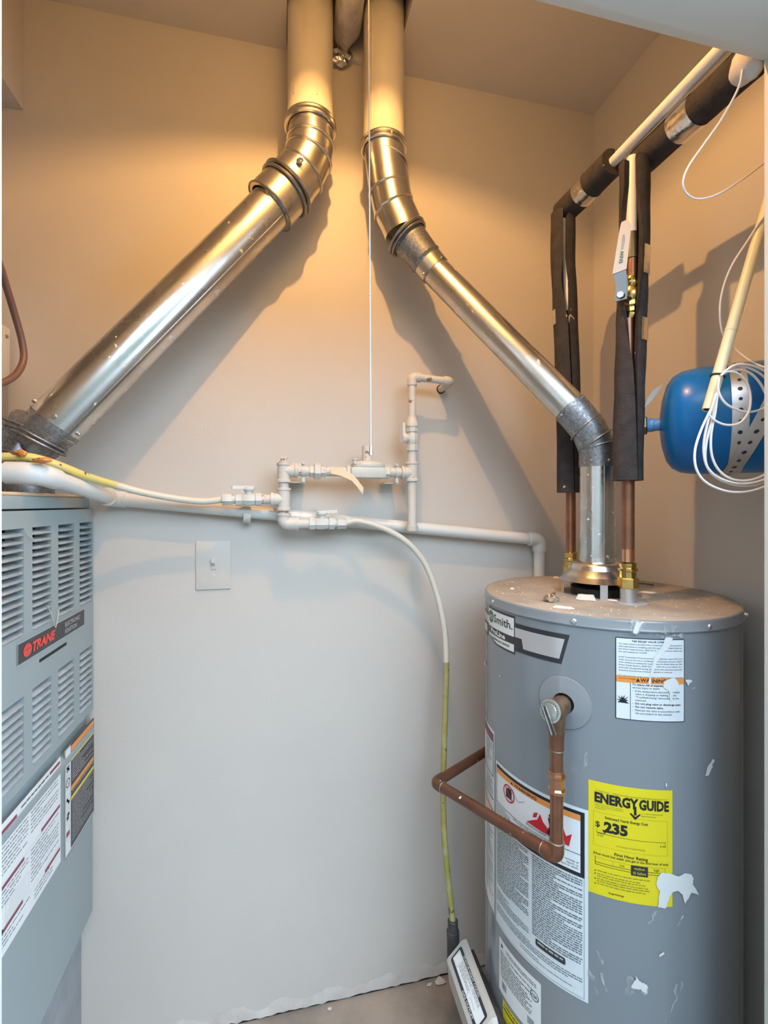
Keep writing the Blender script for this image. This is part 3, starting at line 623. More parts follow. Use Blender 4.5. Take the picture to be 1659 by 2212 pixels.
for px, py in ((1240, 1342), (1531, 1354), (1066, 1300)):
    s_, z_ = hc(px, py); b.lathe(hp(s_, 1.1675, 0.0015), hn(s_), [(0, 0.0052), (0.0015, 0.005), (0.003, 0.0035), (0.0034, 0.0)], 12)
b.lathe(hp(math.radians(77)*RH, 1.1675, 0.0015), hn(math.radians(77)*RH), [(0, 0.005), (0.002, 0.005), (0.006, 0.004)], 8)
part('rim_screw', b, 'zinc', wh)
part('lock_seam', B().sweep([hp(math.radians(-67)*RH, 0.04, 0.0), hp(math.radians(-67)*RH, 1.15, 0.0)], 0.0012, 6), 'tank', wh)
# draft hood on four legs
HC = Vector((FLX, FLY, 0))
part('draft_hood', B().lathe(HC+Vector((0, 0, 1.209)), (0, 0, 1), [(0, 0.0795), (0.0008, 0.0815), (0.004, 0.0775), (0.010, 0.070), (0.018, 0.0615), (0.026, 0.0565), (0.034, 0.054), (0.039, 0.0505), (0.0415, 0.044), (0.043, 0.0385), (0.052, 0.0378), (0.052, 0.0360), (0.041, 0.037), (0.030, 0.053), (0.0, 0.078)], 64, cap=False), 'galv2', wh)
b = B()
for an in (-2.05, -0.35, 1.1, 2.8):
    n = Vector((math.cos(an), math.sin(an), 0)); t = Vector((-n.y, n.x, 0)); c = HC+n*0.0765
    b.prism([c-t*0.0075+Vector((0, 0, 1.178)), c+t*0.0075+Vector((0, 0, 1.178)), c+t*0.0075+Vector((0, 0, 1.213)), c-t*0.0075+Vector((0, 0, 1.213))], -n*0.0015)
part('hood_leg', b, 'zinc', wh)
part('flue_collar', B().lathe(HC+Vector((0, 0, 1.178)), (0, 0, 1), [(0, 0.057), (0.016, 0.056), (0.018, 0.053), (0.018, 0.045), (0.002, 0.045)], 48), 'black', wh)

# ---- brand label
STEP = 0.0055
L = Lab(hp, STEP)
def Q(*pts): return [hc(*p) for p in pts]
ts0, ts1 = hc(1057, 1340)[0], hc(1113, 1360)[0]; tz1, tz0 = 1.1535, 1.077
bw = 0.004
L.poly([(ts0, tz1), (ts0, tz0+0.014), (ts0+0.045, tz0+0.001), (ts1, tz0), (ts1, tz1)][::-1], 'plateblk', 0.0006)
L.rect(ts0+bw*0.6, 1.112, ts1-bw*0.6, tz1-bw, 'paperw', 0.0012)
L.poly([(ts0+bw*0.6, 1.0965), (ts0+bw*0.6, tz0+0.016), (ts0+0.047, tz0+0.005), (ts1-bw*0.6, tz0+0.004), (ts1-bw*0.6, 1.0965)][::-1], 'paperw', 0.0012)
L.disc(ts0+0.0175, 1.1335, 0.0135, 'green', 0.0016)
L.text('AO', ts0+0.0175, 1.1285, 0.0095, 'paperw', 0.0019, align='C', width=0.020, bold=0.02)
L.text('Smith.', ts0+0.033, 1.1255, 0.0165, 'ink', 0.0016, width=0.071, bold=0.012)
L.text('ProLine', ts0+0.018, 1.0995, 0.0100, 'paperw', 0.0014, width=0.062, bold=0.035)
L.text('COMMERCIAL GRADE', ts0+0.018, 1.0875, 0.0042, 'ink', 0.0016, width=0.076, bold=0.02)
bs = Q((1231, 1371), (1213, 1434)); bz1, bz0 = 1.141, 1.085; be1, be0 = bs[0][0], bs[1][0]
L.poly([(ts1, bz0), (be0, bz0), (be1, bz1), (ts1, bz1)], 'plateblk', 0.0006)
L.poly([(ts1+0.022, bz0+0.009), (be0-0.004, bz0+0.009), (be1-0.009, bz1-0.009), (ts1, bz1-0.009), (ts1, 1.113), (ts1+0.018, 1.113)], 'silver', 0.0010)
L.rect(ts0-0.06, 1.131, ts0, 1.137, 'plateblk', 0.0006); L.rect(ts0-0.06, 1.084, ts0-0.008, 1.110, 'plateblk', 0.0006); L.rect(ts0-0.06, 1.114, ts0, 1.131, 'silver', 0.0006)
L.rect(ts0-0.05, 1.090, ts0-0.012, 1.108, 'silver', 0.0012)
o = L.build('plateblk', wh, {'plateblk': 'brand_label', 'paperw': 'white_lettering', 'green': 'green_emblem', 'ink': 'lettering', 'silver': 'silver_panel'}); o['label'] = 'black and silver brand label lettered AO Smith ProLine Commercial Grade'

# ---- relief valve opening label
x0, x1, z1, z0 = hc(1329, 1375)[0], hc(1478, 1381)[0], 1.1480, 1.0055
W, Hh = x1-x0, z1-z0
L = Lab(hp, STEP); L.rrect(x0, z0, x1, z1, 0.002, 'ink', 0.0005); L.rrect(x0+0.0014, z0+0.0014, x1-0.0014, z1-0.0014, 0.001, 'paper', 0.0009)
lines = ['This water heater is provided with a combination temperature-pressure', 'relief valve listed as complying with the standard for Relief Valves for', 'Hot Water Supply Systems, ANSI Z21.22 - CSA 4.4 current edition and', 'the code requirements of ASME.', '',
 'Install Temperature-Pressure protective equipment required by local', 'codes, but not less than a combination Temperature-Pressure Relief', 'Valve certified as meeting the requirements for Relief Valves for Hot', 'Water Supply Systems, ANSI Z21.22 - CSA 4.4 current edition by a', 'nationally recognized testing laboratory that maintains periodic', 'inspection of production of listed equipment or materials.', '', 'For safe operation of the water heater, the Relief Valve must not be', 'removed or plugged.']
L.text('T&P RELIEF VALVE OPENING', (x0+x1)/2, z1-0.0068, 0.0031, 'ink', 0.0013, align='C', bold=0.015, width=0.062)
for i, t in enumerate(lines):
    if not t: continue
    full = len(t) > 60
    L.text(t, x0+0.005, z1-0.0118-i*0.0046, 0.0023, 'ink', 0.0013, width=(W-0.0095) if full else len(t)*0.00150)
L.rect(x0+0.0014, 1.0705, x1-0.0014, 1.0815, 'orange', 0.0012)
L.text('WARNING', x0+W*0.345, 1.0735, 0.0058, 'ink', 0.0016, width=0.042, bold=0.02)
L.poly([(x0+W*0.285, 1.0735), (x0+W*0.34, 1.0735), (x0+W*0.3125, 1.0795)], 'ink', 0.0016)
L.rect(x0+W*0.205, z0+0.0014, x0+W*0.212, 1.0705, 'ink', 0.0013)
bl = ['To reduce risk of explosion resulting in', 'serious injury or death:', '-  If the temperature and pressure relief', '    valve is dripping or leaking, follow', '    "Troubleshooting" instructions in the', '    manual.', '-  Do not plug valve or discharge pipe.', '-  Do not remove valve.', '-  Maintain the valve in accordance with', '    the procedure in the manual.']
zz = 1.0665
for i, t in enumerate(bl):
    wdt = [0.073, 0.044, 0.078, 0.068, 0.072, 0.018, 0.080, 0.050, 0.078, 0.060][i]; lead = len(t)-len(t.lstrip())
    L.text(t.strip(), x0+W*0.235+(0.0045 if lead else 0), zz, 0.0031, 'ink', 0.0013, width=wdt, bold=0.022 if i in (0, 6, 7) else 0.0); zz -= 0.0058 if i in (1, 5, 6, 7) else 0.0052
cx, cz = x0+W*0.105, 1.040; st_ = []
for k in range(15):
    a = math.radians(-20+220*k/14); r = 0.0115 if k % 2 == 0 else 0.0045; r *= 1.0+0.15*math.sin(k*2.1); st_.append((cx+r*0.95*math.cos(a), cz-0.002+r*math.sin(a)))
L.poly(st_, 'ink', 0.0013)
o = L.build('ink', wh, {'ink': 'relief_valve_label', 'paper': 'white_panel', 'orange': 'orange_bar'}); o['label'] = 'white label headed T&P RELIEF VALVE OPENING with orange WARNING bar'

# ---- yellow energy label
x0, x1, z1, z0 = hc(1271, 1800)[0], hc(1452, 1830)[0], 0.8885, 0.6885
W, Hh = x1-x0, z1-z0
L = Lab(hp, STEP); L.rect(x0, z0, x1, z1, 'yellow', 0.0006)
X = lambda f: x0+W*f
Z = lambda f: z1-Hh*f
L.text('U.S. Government', X(0.08), Z(0.085), 0.0026, 'yink', 0.0011, width=W*0.17); L.text('Federal law prohibits removal of this label before consumer purchase.', X(0.29), Z(0.085), 0.0026, 'yink', 0.0011, width=W*0.65)
L.text('ENERGY', X(0.075), Z(0.178), 0.0160, 'ink', 0.0011, width=W*0.515, bold=0.045); L.text('GUIDE', X(0.595), Z(0.178), 0.0160, 'ink', 0.0011, width=W*0.36, bold=0.045)
L.rect(X(0.535), Z(0.235), X(0.565), Z(0.16), 'ink', 0.0011); L.poly([(X(0.485), Z(0.225)), (X(0.55), Z(0.275)), (X(0.615), Z(0.225)), (X(0.60), Z(0.218)), (X(0.55), Z(0.248)), (X(0.50), Z(0.218))], 'ink', 0.0011)
L.text('WATER HEATER - GAS NATURAL', X(0.08), Z(0.205), 0.0021, 'yink', 0.0011, width=W*0.33); L.text('TANK SIZE (STORAGE CAPACITY)', X(0.08), Z(0.222), 0.0021, 'yink', 0.0011, width=W*0.33); L.text('50 GALLONS', X(0.08), Z(0.239), 0.0021, 'yink', 0.0011, width=W*0.12)
L.text('A. O. SMITH CORPORATION', X(0.62), Z(0.218), 0.0021, 'yink', 0.0011, width=W*0.26); L.words(X(0.62), Z(0.232), X(0.80), Z(0.262), 0.0030, 'yink', 0.0011)
L.edge(X(0.06), Z(0.565), X(0.94), Z(0.265), 0.0003, 'yink', 0.0009)
L.text('Estimated Yearly Energy Cost', X(0.20), Z(0.312), 0.0044, 'ink', 0.0011, width=W*0.50, bold=0.018)
L.text('$', X(0.085), Z(0.398), 0.0095, 'ink', 0.0011, width=W*0.055, bold=0.008); L.text('235', X(0.185), Z(0.425), 0.0165, 'ink', 0.0011, width=W*0.28, bold=0.05)
L.poly([(X(0.165), Z(0.415)), (X(0.195), Z(0.448)), (X(0.22), Z(0.415))], 'ink', 0.0011)
L.rect(X(0.10), Z(0.452), X(0.91), Z(0.449), 'ink', 0.0010); L.rect(X(0.11), Z(0.452), X(0.19), Z(0.446), 'ink', 0.0012); L.rect(X(0.10), Z(0.452), X(0.104), Z(0.425), 'ink', 0.0010); L.rect(X(0.906), Z(0.472), X(0.91), Z(0.440), 'ink', 0.0010)
L.text('$ 227', X(0.11), Z(0.478), 0.0030, 'ink', 0.0011, width=W*0.07); L.text('$ 300', X(0.845), Z(0.490), 0.0030, 'ink', 0.0011, width=W*0.07); L.text('Cost Range of Similar Models', X(0.33), Z(0.535), 0.0029, 'yink', 0.0011, width=W*0.34)
L.text('First Hour Rating', X(0.31), Z(0.617), 0.0048, 'ink', 0.0011, width=W*0.39, bold=0.02)
L.text('(How much hot water you get in the first hour of use)', X(0.06), Z(0.645), 0.0040, 'ink', 0.0011, width=W*0.885, bold=0.012)
L.rect(X(0.08), Z(0.735), X(0.085), Z(0.660), 'ink', 0.0010); L.rect(X(0.08), Z(0.715), X(0.91), Z(0.711), 'ink', 0.0010); L.rect(X(0.08), Z(0.735), X(0.91), Z(0.731), 'ink', 0.0010); L.rect(X(0.08), Z(0.671), X(0.91), Z(0.669), 'yink', 0.0010); L.rect(X(0.295), Z(0.715), X(0.298), Z(0.670), 'yink', 0.0010); L.rect(X(0.906), Z(0.735), X(0.91), Z(0.670), 'yink', 0.0010)
L.text('low', X(0.37), Z(0.70), 0.0042, 'ink', 0.0011, width=W*0.055); L.text('high', X(0.77), Z(0.70), 0.0042, 'ink', 0.0011, width=W*0.065)
L.rect(X(0.50), Z(0.757), X(0.70), Z(0.668), 'plateblk', 0.0012); L.text('medium', X(0.60), Z(0.703), 0.0046, 'yellow', 0.0015, width=W*0.12, align='C'); L.text('65 Gallons', X(0.60), Z(0.742), 0.0046, 'yellow', 0.0015, width=W*0.15, align='C')
for i, f in enumerate((0.790, 0.818, 0.862, 0.905)):
    L.disc(X(0.082), Z(f), 0.0011, 'ink', 0.0011, 10); L.words(X(0.105), Z(f-0.008), X(0.72-0.05*(i % 2)), Z(f+(0.036 if i in (1, 2) else 0.016)), 0.0040, 'yink', 0.0010, 0.45, 0.2)
L.text('ftc.gov/energy', X(0.24), Z(0.962), 0.0030, 'ink', 0.0011, width=W*0.18, bold=0.02)
o = L.build('yellow', wh, {'yellow': 'energy_label', 'ink': 'lettering', 'yink': 'olive_print', 'plateblk': 'black_bar'}); o['label'] = 'bright yellow ENERGYGUIDE label reading $235'

# ---- tall instruction label with the flammable vapour warning
x0, x1 = math.radians(-53.0)*RH, math.radians(-4.6)*RH; z1, z0 = 0.832, 0.487; W = x1-x0
L = Lab(hp, STEP); L.rect(x0, z0, x1, z1, 'paper', 0.0005)
wx0, wx1, wz1, wz0 = x0+0.004, x1-0.006, 0.8255, 0.7080; WW = wx1-wx0
L.rect(wx0, wz0, wx1, wz1, 'ink', 0.0008); L.rect(wx0+0.0025, wz0+0.007, wx1-0.007, wz1-0.006, 'paperw', 0.0011)
L.rect(wx0+0.0025, wz1-0.0165, wx1-0.007, wz1-0.006, 'orange', 0.0014)
L.text('WARNING', wx0+WW*0.30, wz1-0.0142, 0.0058, 'ink', 0.0018, width=WW*0.27, bold=0.02); L.poly([(wx0+WW*0.255, wz1-0.0142), (wx0+WW*0.29, wz1-0.0142), (wx0+WW*0.2725, wz1-0.0085)], 'ink', 0.0018)
L.rect(wx0+0.0025, wz0+0.0395, wx1-0.007, wz0+0.0405, 'ink', 0.0014)
gx, gz, gr = wx0+WW*0.225, wz1-0.038, 0.0175
L.annulus(gx, gz, gr, 0.0028, 'red', 0.0018); L.line((gx-gr*0.66, gz+gr*0.66), (gx+gr*0.66, gz-gr*0.66), 0.0026, 'red', 0.0020)
L.rect(gx-0.009, gz-0.010, gx+0.009, gz+0.008, 'ink', 0.0016); L.rect(gx-0.004, gz+0.008, gx+0.008, gz+0.0115, 'ink', 0.0016)
for k in range(8): L.line((gx+0.012+0.004*k, gz+0.016-0.010*math.sin(k*0.5)-0.002*k), (gx+0.016+0.004*k, gz+0.016-0.010*math.sin((k+1)*0.5)-0.002*(k+1)), 0.0008, 'ink2', 0.0016)
fx = wx0+WW*0.46; fz = wz0+0.052
L.poly([(fx, fz), (fx+0.085, fz-0.004), (fx+0.090, fz+0.020), (fx+0.080, fz+0.012), (fx+0.074, fz+0.026), (fx+0.062, fz+0.015), (fx+0.052, fz+0.022), (fx+0.046, fz+0.010), (fx+0.036, fz+0.018), (fx+0.030, fz+0.030), (fx+0.024, fz+0.016), (fx+0.014, fz+0.010)], 'red', 0.0016)
L.poly([(fx+0.014, fz+0.016), (fx+0.022, fz+0.019), (fx+0.026, fz+0.030), (fx+0.017, fz+0.026)], 'red', 0.0016)
L.disc(fx+0.052, fz+0.036, 0.0042, 'ink', 0.0019, 14); L.poly([(fx+0.046, fz+0.031), (fx+0.050, fz+0.014), (fx+0.043, fz+0.002), (fx+0.049, fz), (fx+0.056, fz+0.012), (fx+0.064, fz+0.002), (fx+0.068, fz+0.005), (fx+0.061, fz+0.018), (fx+0.068, fz+0.028), (fx+0.064, fz+0.032), (fx+0.056, fz+0.026), (fx+0.052, fz+0.032)], 'ink', 0.0019)
L.text('Flammable Vapors', fx, wz0+0.0455, 0.0045, 'ink', 0.0018, width=0.075); L.text('FIRE AND EXPLOSION HAZARD', wx0+WW*0.29, wz0+0.0345, 0.0030, 'ink', 0.0016, width=WW*0.42, bold=0.01)
L.words(wx0+0.006, wz0+0.036, wx0+WW*0.25, wz0+0.012, 0.0042, 'ink2', 0.0014)
for i, t in enumerate(('vicinity of', 'vapors or', 'injury or death.')): L.text(t, wx1-0.0095, wz0+0.0225-i*0.0052, 0.0038, 'ink', 0.0015, align='R', width=(0.024, 0.022, 0.034)[i])
c0, c1, c2, c3 = x0+0.006, x0+W*0.475, x0+W*0.515, x1-0.010
L.words(c0, 0.7035, c1, 0.567, 0.0043, 'ink2', 0.0009, 0.62, 0.12); L.words(c2, 0.7035, c3, 0.545, 0.0043, 'ink2', 0.0009, 0.62, 0.12)
L.words(c0, 0.562, c1, 0.535, 0.0042, 'ink2', 0.0009, 0.5, 0.5); L.words(c0, 0.5300, c3, 0.512, 0.0044, 'ink2', 0.0009, 0.45, 0.3); L.words(c0+W*0.35, 0.5085, c3, 0.499, 0.0044, 'ink2', 0.0009, 0.35, 0.6)
L.rrect(x0+W*0.55, 0.5335, x0+W*0.82, 0.5465, 0.003, 'plateblk', 0.0009); L.words(x0+W*0.57, 0.5435, x0+W*0.80, 0.5355, 0.0062, 'grey', 0.0012, 0.6, 0)
L.edge(x0+0.0025, z0+0.004, x1-0.0065, wz0, 0.0006, 'ink2', 0.0008)
o = L.build('paper', wh, {'paper': 'instruction_label', 'ink': 'black_shape', 'paperw': 'white_panel', 'orange': 'orange_bar', 'red': 'red_symbol', 'ink2': 'fine_print', 'plateblk': 'black_bar', 'grey': 'light_print'}); o['label'] = 'tall white instruction label with flammable vapors WARNING panel'
# ---- second tall label wrapping round the left side
x0, x1, z1, z0 = math.radians(-88)*RH, math.radians(-54.6)*RH, 0.886, 0.492
L = Lab(hp, STEP); L.rect(x0, z0, x1, z1, 'paper', 0.0005)
L.rect(x1-0.008, 0.785, x1-0.0055, 0.878, 'ink', 0.0009); L.rect(x0, 0.785, x1-0.006, 0.787, 'ink', 0.0009); L.rect(x0, 0.875, x1-0.006, 0.878, 'ink', 0.0009); L.rect(x0, 0.860, x1-0.009, 0.8745, 'maroon', 0.0009)
L.words(x1-0.05, 0.853, x1-0.014, 0.80, 0.0060, 'ink2', 0.0009, 0.4, 0.3)
L.rect(x0, 0.735, x1-0.006, 0.7375, 'ink', 0.0009); L.poly([(x0, 0.715), (x1-0.007, 0.705), (x1-0.007, 0.7145), (x0, 0.7275)], 'orange', 0.0009)
for zz in (0.660, 0.590, 0.525): L.rect(x0, zz, x1-0.007, zz+0.0022, 'maroon', 0.0009)
for a_, c_ in ((0.775, 0.742), (0.700, 0.668), (0.655, 0.596), (0.585, 0.532)): L.words(x1-0.05, a_, x1-0.010, c_, 0.0055, 'ink2', 0.0009, 0.4, 0.3)
o = L.build('paper', wh, {'paper': 'side_label', 'ink': 'black_bar', 'maroon': 'maroon_heading', 'orange': 'orange_bar', 'ink2': 'fine_print'})
# ---- rating plate and the second yellow label
x0, x1, z1, z0 = hc(1079, 2070)[0], hc(1169, 2160)[0], 0.4665, 0.355; W = x1-x0
L = Lab(hp, STEP); L.rrect(x0, z0, x1, z1, 0.004, 'paperw', 0.0006)
cx, cz = x0+0.011, z1-0.013; L.poly([(cx+(0.0058 if k % 2 == 0 else 0.0022)*math.cos(math.radians(90+36*k)), cz+(0.0058 if k % 2 == 0 else 0.0022)*math.sin(math.radians(90+36*k))) for k in range(10)], 'ink', 0.0010)
L.words(x0+0.026, z1-0.010, x1-0.010, z1-0.020, 0.0042, 'ink2', 0.0010, 0.5); L.words(x0+0.006, z1-0.024, x1-0.020, z1-0.080, 0.0050, 'ink2', 0.0010, 0.5, 0.45)
L.annulus(x1-0.014, z1-0.034, 0.0095, 0.0014, 'ink', 0.0010); L.text('CSA', x1-0.014, z1-0.0375, 0.0062, 'ink', 0.0010, align='C', width=0.012, bold=0.02)
for xb in (x0+0.012, x1-0.030):
    xx = xb
    while xx < xb+0.014: ww = random.choice((0.0005, 0.0009, 0.0013)); L.rect(xx, z1-0.098, xx+ww, z1-0.084, 'ink2', 0.0010); xx += ww+random.choice((0.0005, 0.0010))
o = L.build('paperw', wh, {'paperw': 'rating_label', 'ink': 'pictogram', 'ink2': 'fine_print'})
x0, x1 = math.radians(-46.5)*RH, math.radians(-22)*RH
L = Lab(hp, STEP); L.rect(x0, 0.225, x1, 0.347, 'yellow', 0.0006); L.rect(x0+0.003, 0.330, x1-0.003, 0.333, 'ink', 0.0010); L.words(x0+0.006, 0.342, x1-0.004, 0.334, 0.006, 'ink', 0.0010, 0.5)
L.disc(x0+0.030, 0.310, 0.011, 'ink', 0.0010); L.words(x0+0.008, 0.29, x1-0.008, 0.235, 0.0075, 'yink', 0.0010)
o = L.build('yellow', wh, {'yellow': 'yellow_caution_label', 'ink': 'black_bar', 'yink': 'olive_print'})

# ---- dried paint on the jacket
def blob(pts, m='smear', off=0.0022, jag=0.25, sub=4):
    q = Q(*pts); n = len(q); out = []
    for i in range(n):
        a, c = q[i], q[(i+1) % n]
        for k in range(sub):
            t = k/sub; d = math.hypot(c[0]-a[0], c[1]-a[1]); j = d*jag*random.uniform(-0.5, 0.5) if k else 0
            nx, nz = -(c[1]-a[1])/(d+1e-9), (c[0]-a[0])/(d+1e-9); out.append((a[0]+(c[0]-a[0])*t+nx*j, a[1]+(c[1]-a[1])*t+nz*j))
    L = Lab(hp, STEP); L.poly(out, m, off); part('paint_mark', L.L[m], m, wh, flat=True)
blob([(1419, 1893), (1428, 1883), (1445, 1885), (1466, 1891), (1478, 1884), (1490, 1886), (1496, 1896), (1494, 1908), (1508, 1931), (1492, 1926), (1478, 1950), (1472, 1930), (1462, 1922), (1452, 1925), (1445, 1935), (1436, 1960), (1420, 1958), (1424, 1925), (1416, 1908)], jag=0.12)
blob([(1357, 2105), (1374, 2116), (1398, 2128), (1394, 2150), (1378, 2140), (1362, 2148), (1352, 2146)], 'thin')
blob([(1372, 2104), (1384, 2118), (1396, 2124), (1397, 2146), (1384, 2134), (1362, 2130)], 'smear', 0.0024)
blob([(1272, 2090), (1286, 2110), (1291, 2150), (1282, 2140), (1270, 2150)], 'thin'); blob([(1466, 2115), (1474, 2120), (1468, 2145), (1444, 2205), (1436, 2206), (1452, 2165)], 'thin')
blob([(1286, 2050), (1292, 2052), (1304, 2078), (1300, 2082)], 'thin'); blob([(1296, 2098), (1302, 2100), (1314, 2142), (1308, 2138)], 'thin')
blob([(1422, 2062), (1432, 2053), (1434, 2058), (1425, 2065)]); blob([(1412, 1968), (1418, 1964), (1404, 1992), (1398, 1996)], 'thin'); blob([(1472, 1975), (1475, 1976), (1464, 1998), (1460, 2000)], 'thin')
blob([(1536, 1638), (1541, 1640), (1534, 1660), (1528, 1674), (1521, 1674), (1524, 1662)]); blob([(1437, 1690), (1440, 1691), (1438, 1698), (1436, 1697)])
blob([(1444, 1466), (1454, 1462), (1464, 1474), (1462, 1488), (1452, 1494), (1450, 1512), (1446, 1514), (1444, 1494), (1432, 1484), (1432, 1472)], jag=0.1)
blob([(1438, 1375), (1452, 1378), (1448, 1392), (1432, 1412), (1418, 1428), (1410, 1450), (1403, 1478), (1399, 1476), (1406, 1442), (1412, 1420), (1425, 1400)], jag=0.12)
blob([(1479, 1468), (1494, 1470), (1488, 1474), (1484, 1480)]); blob([(1490, 1488), (1500, 1482), (1501, 1484), (1490, 1492)], 'thin')
blob([(1358, 1340), (1398, 1340), (1388, 1354), (1380, 1366), (1372, 1372), (1362, 1368)], 'thin', 0.0040); blob([(1372, 1342), (1390, 1342), (1374, 1368), (1366, 1366)], 'smear', 0.0044)
blob([(1395, 1366), (1470, 1366), (1496, 1372), (1440, 1374), (1400, 1372)], 'thin', 0.0040); blob([(1432, 1345), (1462, 1350), (1448, 1366), (1424, 1366)], 'thin', 0.0040)
blob([(1256, 1654), (1268, 1622), (1270, 1640), (1262, 1664)], 'thin'); blob([(1048, 1434), (1051, 1432), (1052, 1438), (1049, 1440)]); blob([(1081, 1458), (1084, 1459), (1083, 1462), (1080, 1461)])

# ---- clear escutcheon, then the relief valve itself
rs, rz = hc(1219, 1517)
def tilt_ring(r0, r1, off0, off1, n=56):
    b = B(); vs = []
    for k in range(n):
        a = 2*math.pi*k/n
        for r, o_ in ((r0, off0), ((r0+r1)/2, (off0+off1)/2), (r1, off1), (r1+0.0008, off1-0.0012)): vs.append(hp(rs+r*math.cos(a), rz+r*math.sin(a), o_))
    for k in range(n):
        for j in range(3): b.f.append((4*k+j, 4*((k+1) % n)+j, 4*((k+1) % n)+j+1, 4*k+j+1))
    b.v = vs; return b
part('clear_escutcheon', tilt_ring(0.0185, 0.0470, 0.006, 0.0022), 'clear', wh)
b = B(); vs = [hp(rs+0.0175*math.cos(2*math.pi*k/32), rz+0.0175*math.sin(2*math.pi*k/32), 0.001) for k in range(32)]; b.add(vs, [tuple(range(32))]); part('valve_port', b, 'black', wh, flat=True)
RN = hn(rs); RT = Vector((-RN.y, RN.x, 0))
if RT.dot(Vector((RX, RY, 0))) < 0: RT = -RT
vb = hp(rs, rz, 0.0)
rvv = thing('relief_valve', vb+RN*0.03, 'tarnished bronze relief valve with round dial and chrome test lever on the heater', 'valve')
vc = vb+RN*0.042
b = B(); b.lathe(vb+RN*0.001, RN, [(0, 0.0135), (0.012, 0.0135), (0.013, 0.0165), (0.026, 0.0175), (0.030, 0.0165), (0.040, 0.0165), (0.048, 0.0160), (0.056, 0.0135), (0.058, 0.0)], 32)
b.lathe(vc, (0, 0, -1), [(0, 0.0150), (0.028, 0.0150), (0.030, 0.0140), (0.036, 0.0140)], 32); part('body', b, 'bronze', rvv)
dn = (RN*0.95+Vector((0, 0, 0.22))-RT*0.25).normalized(); dcn = vb+RN*0.062+Vector((0, 0, 0.004))-RT*0.004
part('flange', B().lathe(dcn-dn*0.006, dn, [(0, 0.012), (0.001, 0.0205), (0.0055, 0.0205)], 36), 'bronze', rvv)
d_, du, dv = frame(dn); dl = part('dial', B().lathe(dcn-dn*0.0005, dn, [(0, 0.0198), (0.0015, 0.0198), (0.002, 0.0185), (0.0016, 0.012), (0.0024, 0.0115), (0.0024, 0.0)], 40), 'dial', rvv)
b = B()
for k in range(22):
    a = 2*math.pi*k/22; c = dcn+dn*0.0023; e1 = du*math.cos(a)+dv*math.sin(a); e2 = dn.cross(e1)
    b.add([c+e1*0.0135-e2*0.0007, c+e1*0.0165-e2*0.0009, c+e1*0.0165+e2*0.0009, c+e1*0.0135+e2*0.0007], [(0, 1, 2, 3)])
part('print', b, 'ink2', dl, flat=True)
lv0 = dcn+dn*0.008+Vector((0, 0, 0.008))-RT*0.006; lv1 = P(1197, 1587, t=(vb+RN*0.074).dot(Vector((SN, CS, 0)))); ldv = (lv1-lv0); lt = ldv.cross(dn).normalized(); lnn = lt.cross(ldv).normalized()
if lnn.dot(dn) < 0: lnn = -lnn
b = B(); b.prism([lv0-lt*0.0045, lv1-lt*0.0050, lv1+lt*0.0050, lv0+lt*0.0045], lnn*0.0016)
for s in (-1, 1): b.prism([lv0+lt*s*0.0045, lv1+lt*s*0.0050, lv1+lt*s*0.0036, lv0+lt*s*0.0032], lnn*0.0040)
lev = part('test_lever', b, 'chrome', rvv)
b = B(); 
for f in (0.22, 0.76):
    c = lv0.lerp(lv1, f)+lnn*0.0017; q = ldv.normalized()*0.0055; b.add([c-q-lt*0.002, c+q-lt*0.002, c+q+lt*0.002, c-q+lt*0.002], [(0, 1, 2, 3)])
part('lever_slot', comps(b)[0], 'rust', lev, flat=True); part('lever_slot', comps(b)[1], 'rust', lev, flat=True)
# ---- copper discharge pipe
dp0 = Vector((vc.x, vc.y, vc.z-0.034)); zb = 0.772
px_ = P(1207, 1600, t=0.5); vpx = Vector((vc.x, vc.y, 0))
dpz = [P(1208, yy, t=vpx.dot(Vector((SN, CS, 0)))).z for yy in (1600, 1656, 1668, 1718, 1825, 1850)]
di = thing('discharge_pipe', Vector((vc.x, vc.y, dpz[5])), 'aged copper relief discharge pipe bending round the grey water heater', 'pipe')
bot = Vector((vc.x, vc.y, dpz[5])); cor = P(940, 1691, z=0.737); e2 = Vector((0.863, 0.504, 0))
turn = cor+e2*0.395; endp = Vector((turn.x, YB, turn.z))      # turns into the wall behind the heater, short of the drain drop
RC = 0.0112; d1 = (cor-bot).normalized()
part('vertical_pipe', B().cyl(dp0, bot+Vector((0, 0, 0.012)), RC, 24), 'copper', di)
part('horizontal_pipe', B().cyl(bot+d1*0.012, cor-d1*0.012, RC, 24), 'copperd', di)
part('wall_pipe', B().cyl(cor+e2*0.012, turn-e2*0.012, RC, 24), 'copperd', di); part('wall_stub', B().cyl(turn+Vector((0, 0.012, 0)), endp, RC, 24), 'copperd', di)
part('adapter', B().lathe(dp0, (0, 0, -1), [(0, 0.0135), (0.012, 0.0135), (0.014, 0.0128), (0.034, 0.0128), (0.035, RC)], 24), 'copper', di)
zc_ = dpz[2]
part('press_coupling', B().lathe((vc.x, vc.y, dpz[2]+0.004), (0, 0, -1), [(0, RC), (0.0005, 0.0128), (0.004, 0.0132), (0.007, 0.0152), (0.011, 0.0152), (0.014, 0.0128), (0.030, 0.0128), (0.033, 0.0152), (0.037, 0.0152), (0.040, 0.0130), (0.042, RC)], 8), 'copperb', di)
def elbow(name, a, c, e, r, m, parent, rad=0.016, reach=0.026):
    a, c, e = Vector(a), Vector(c), Vector(e); u = (a-c).normalized(); v = (e-c).normalized()
    return part(name, B().sweep(fillet([c+u*reach, c, c+v*reach], rad, 8), r, 24), m, parent)
elbow('elbow', dp0, bot, cor, RC+0.0018, 'copper', di); elbow('elbow', bot, cor, turn, RC+0.0018, 'copperd', di); elbow('elbow', cor, turn, endp, RC+0.0018, 'copperd', di)
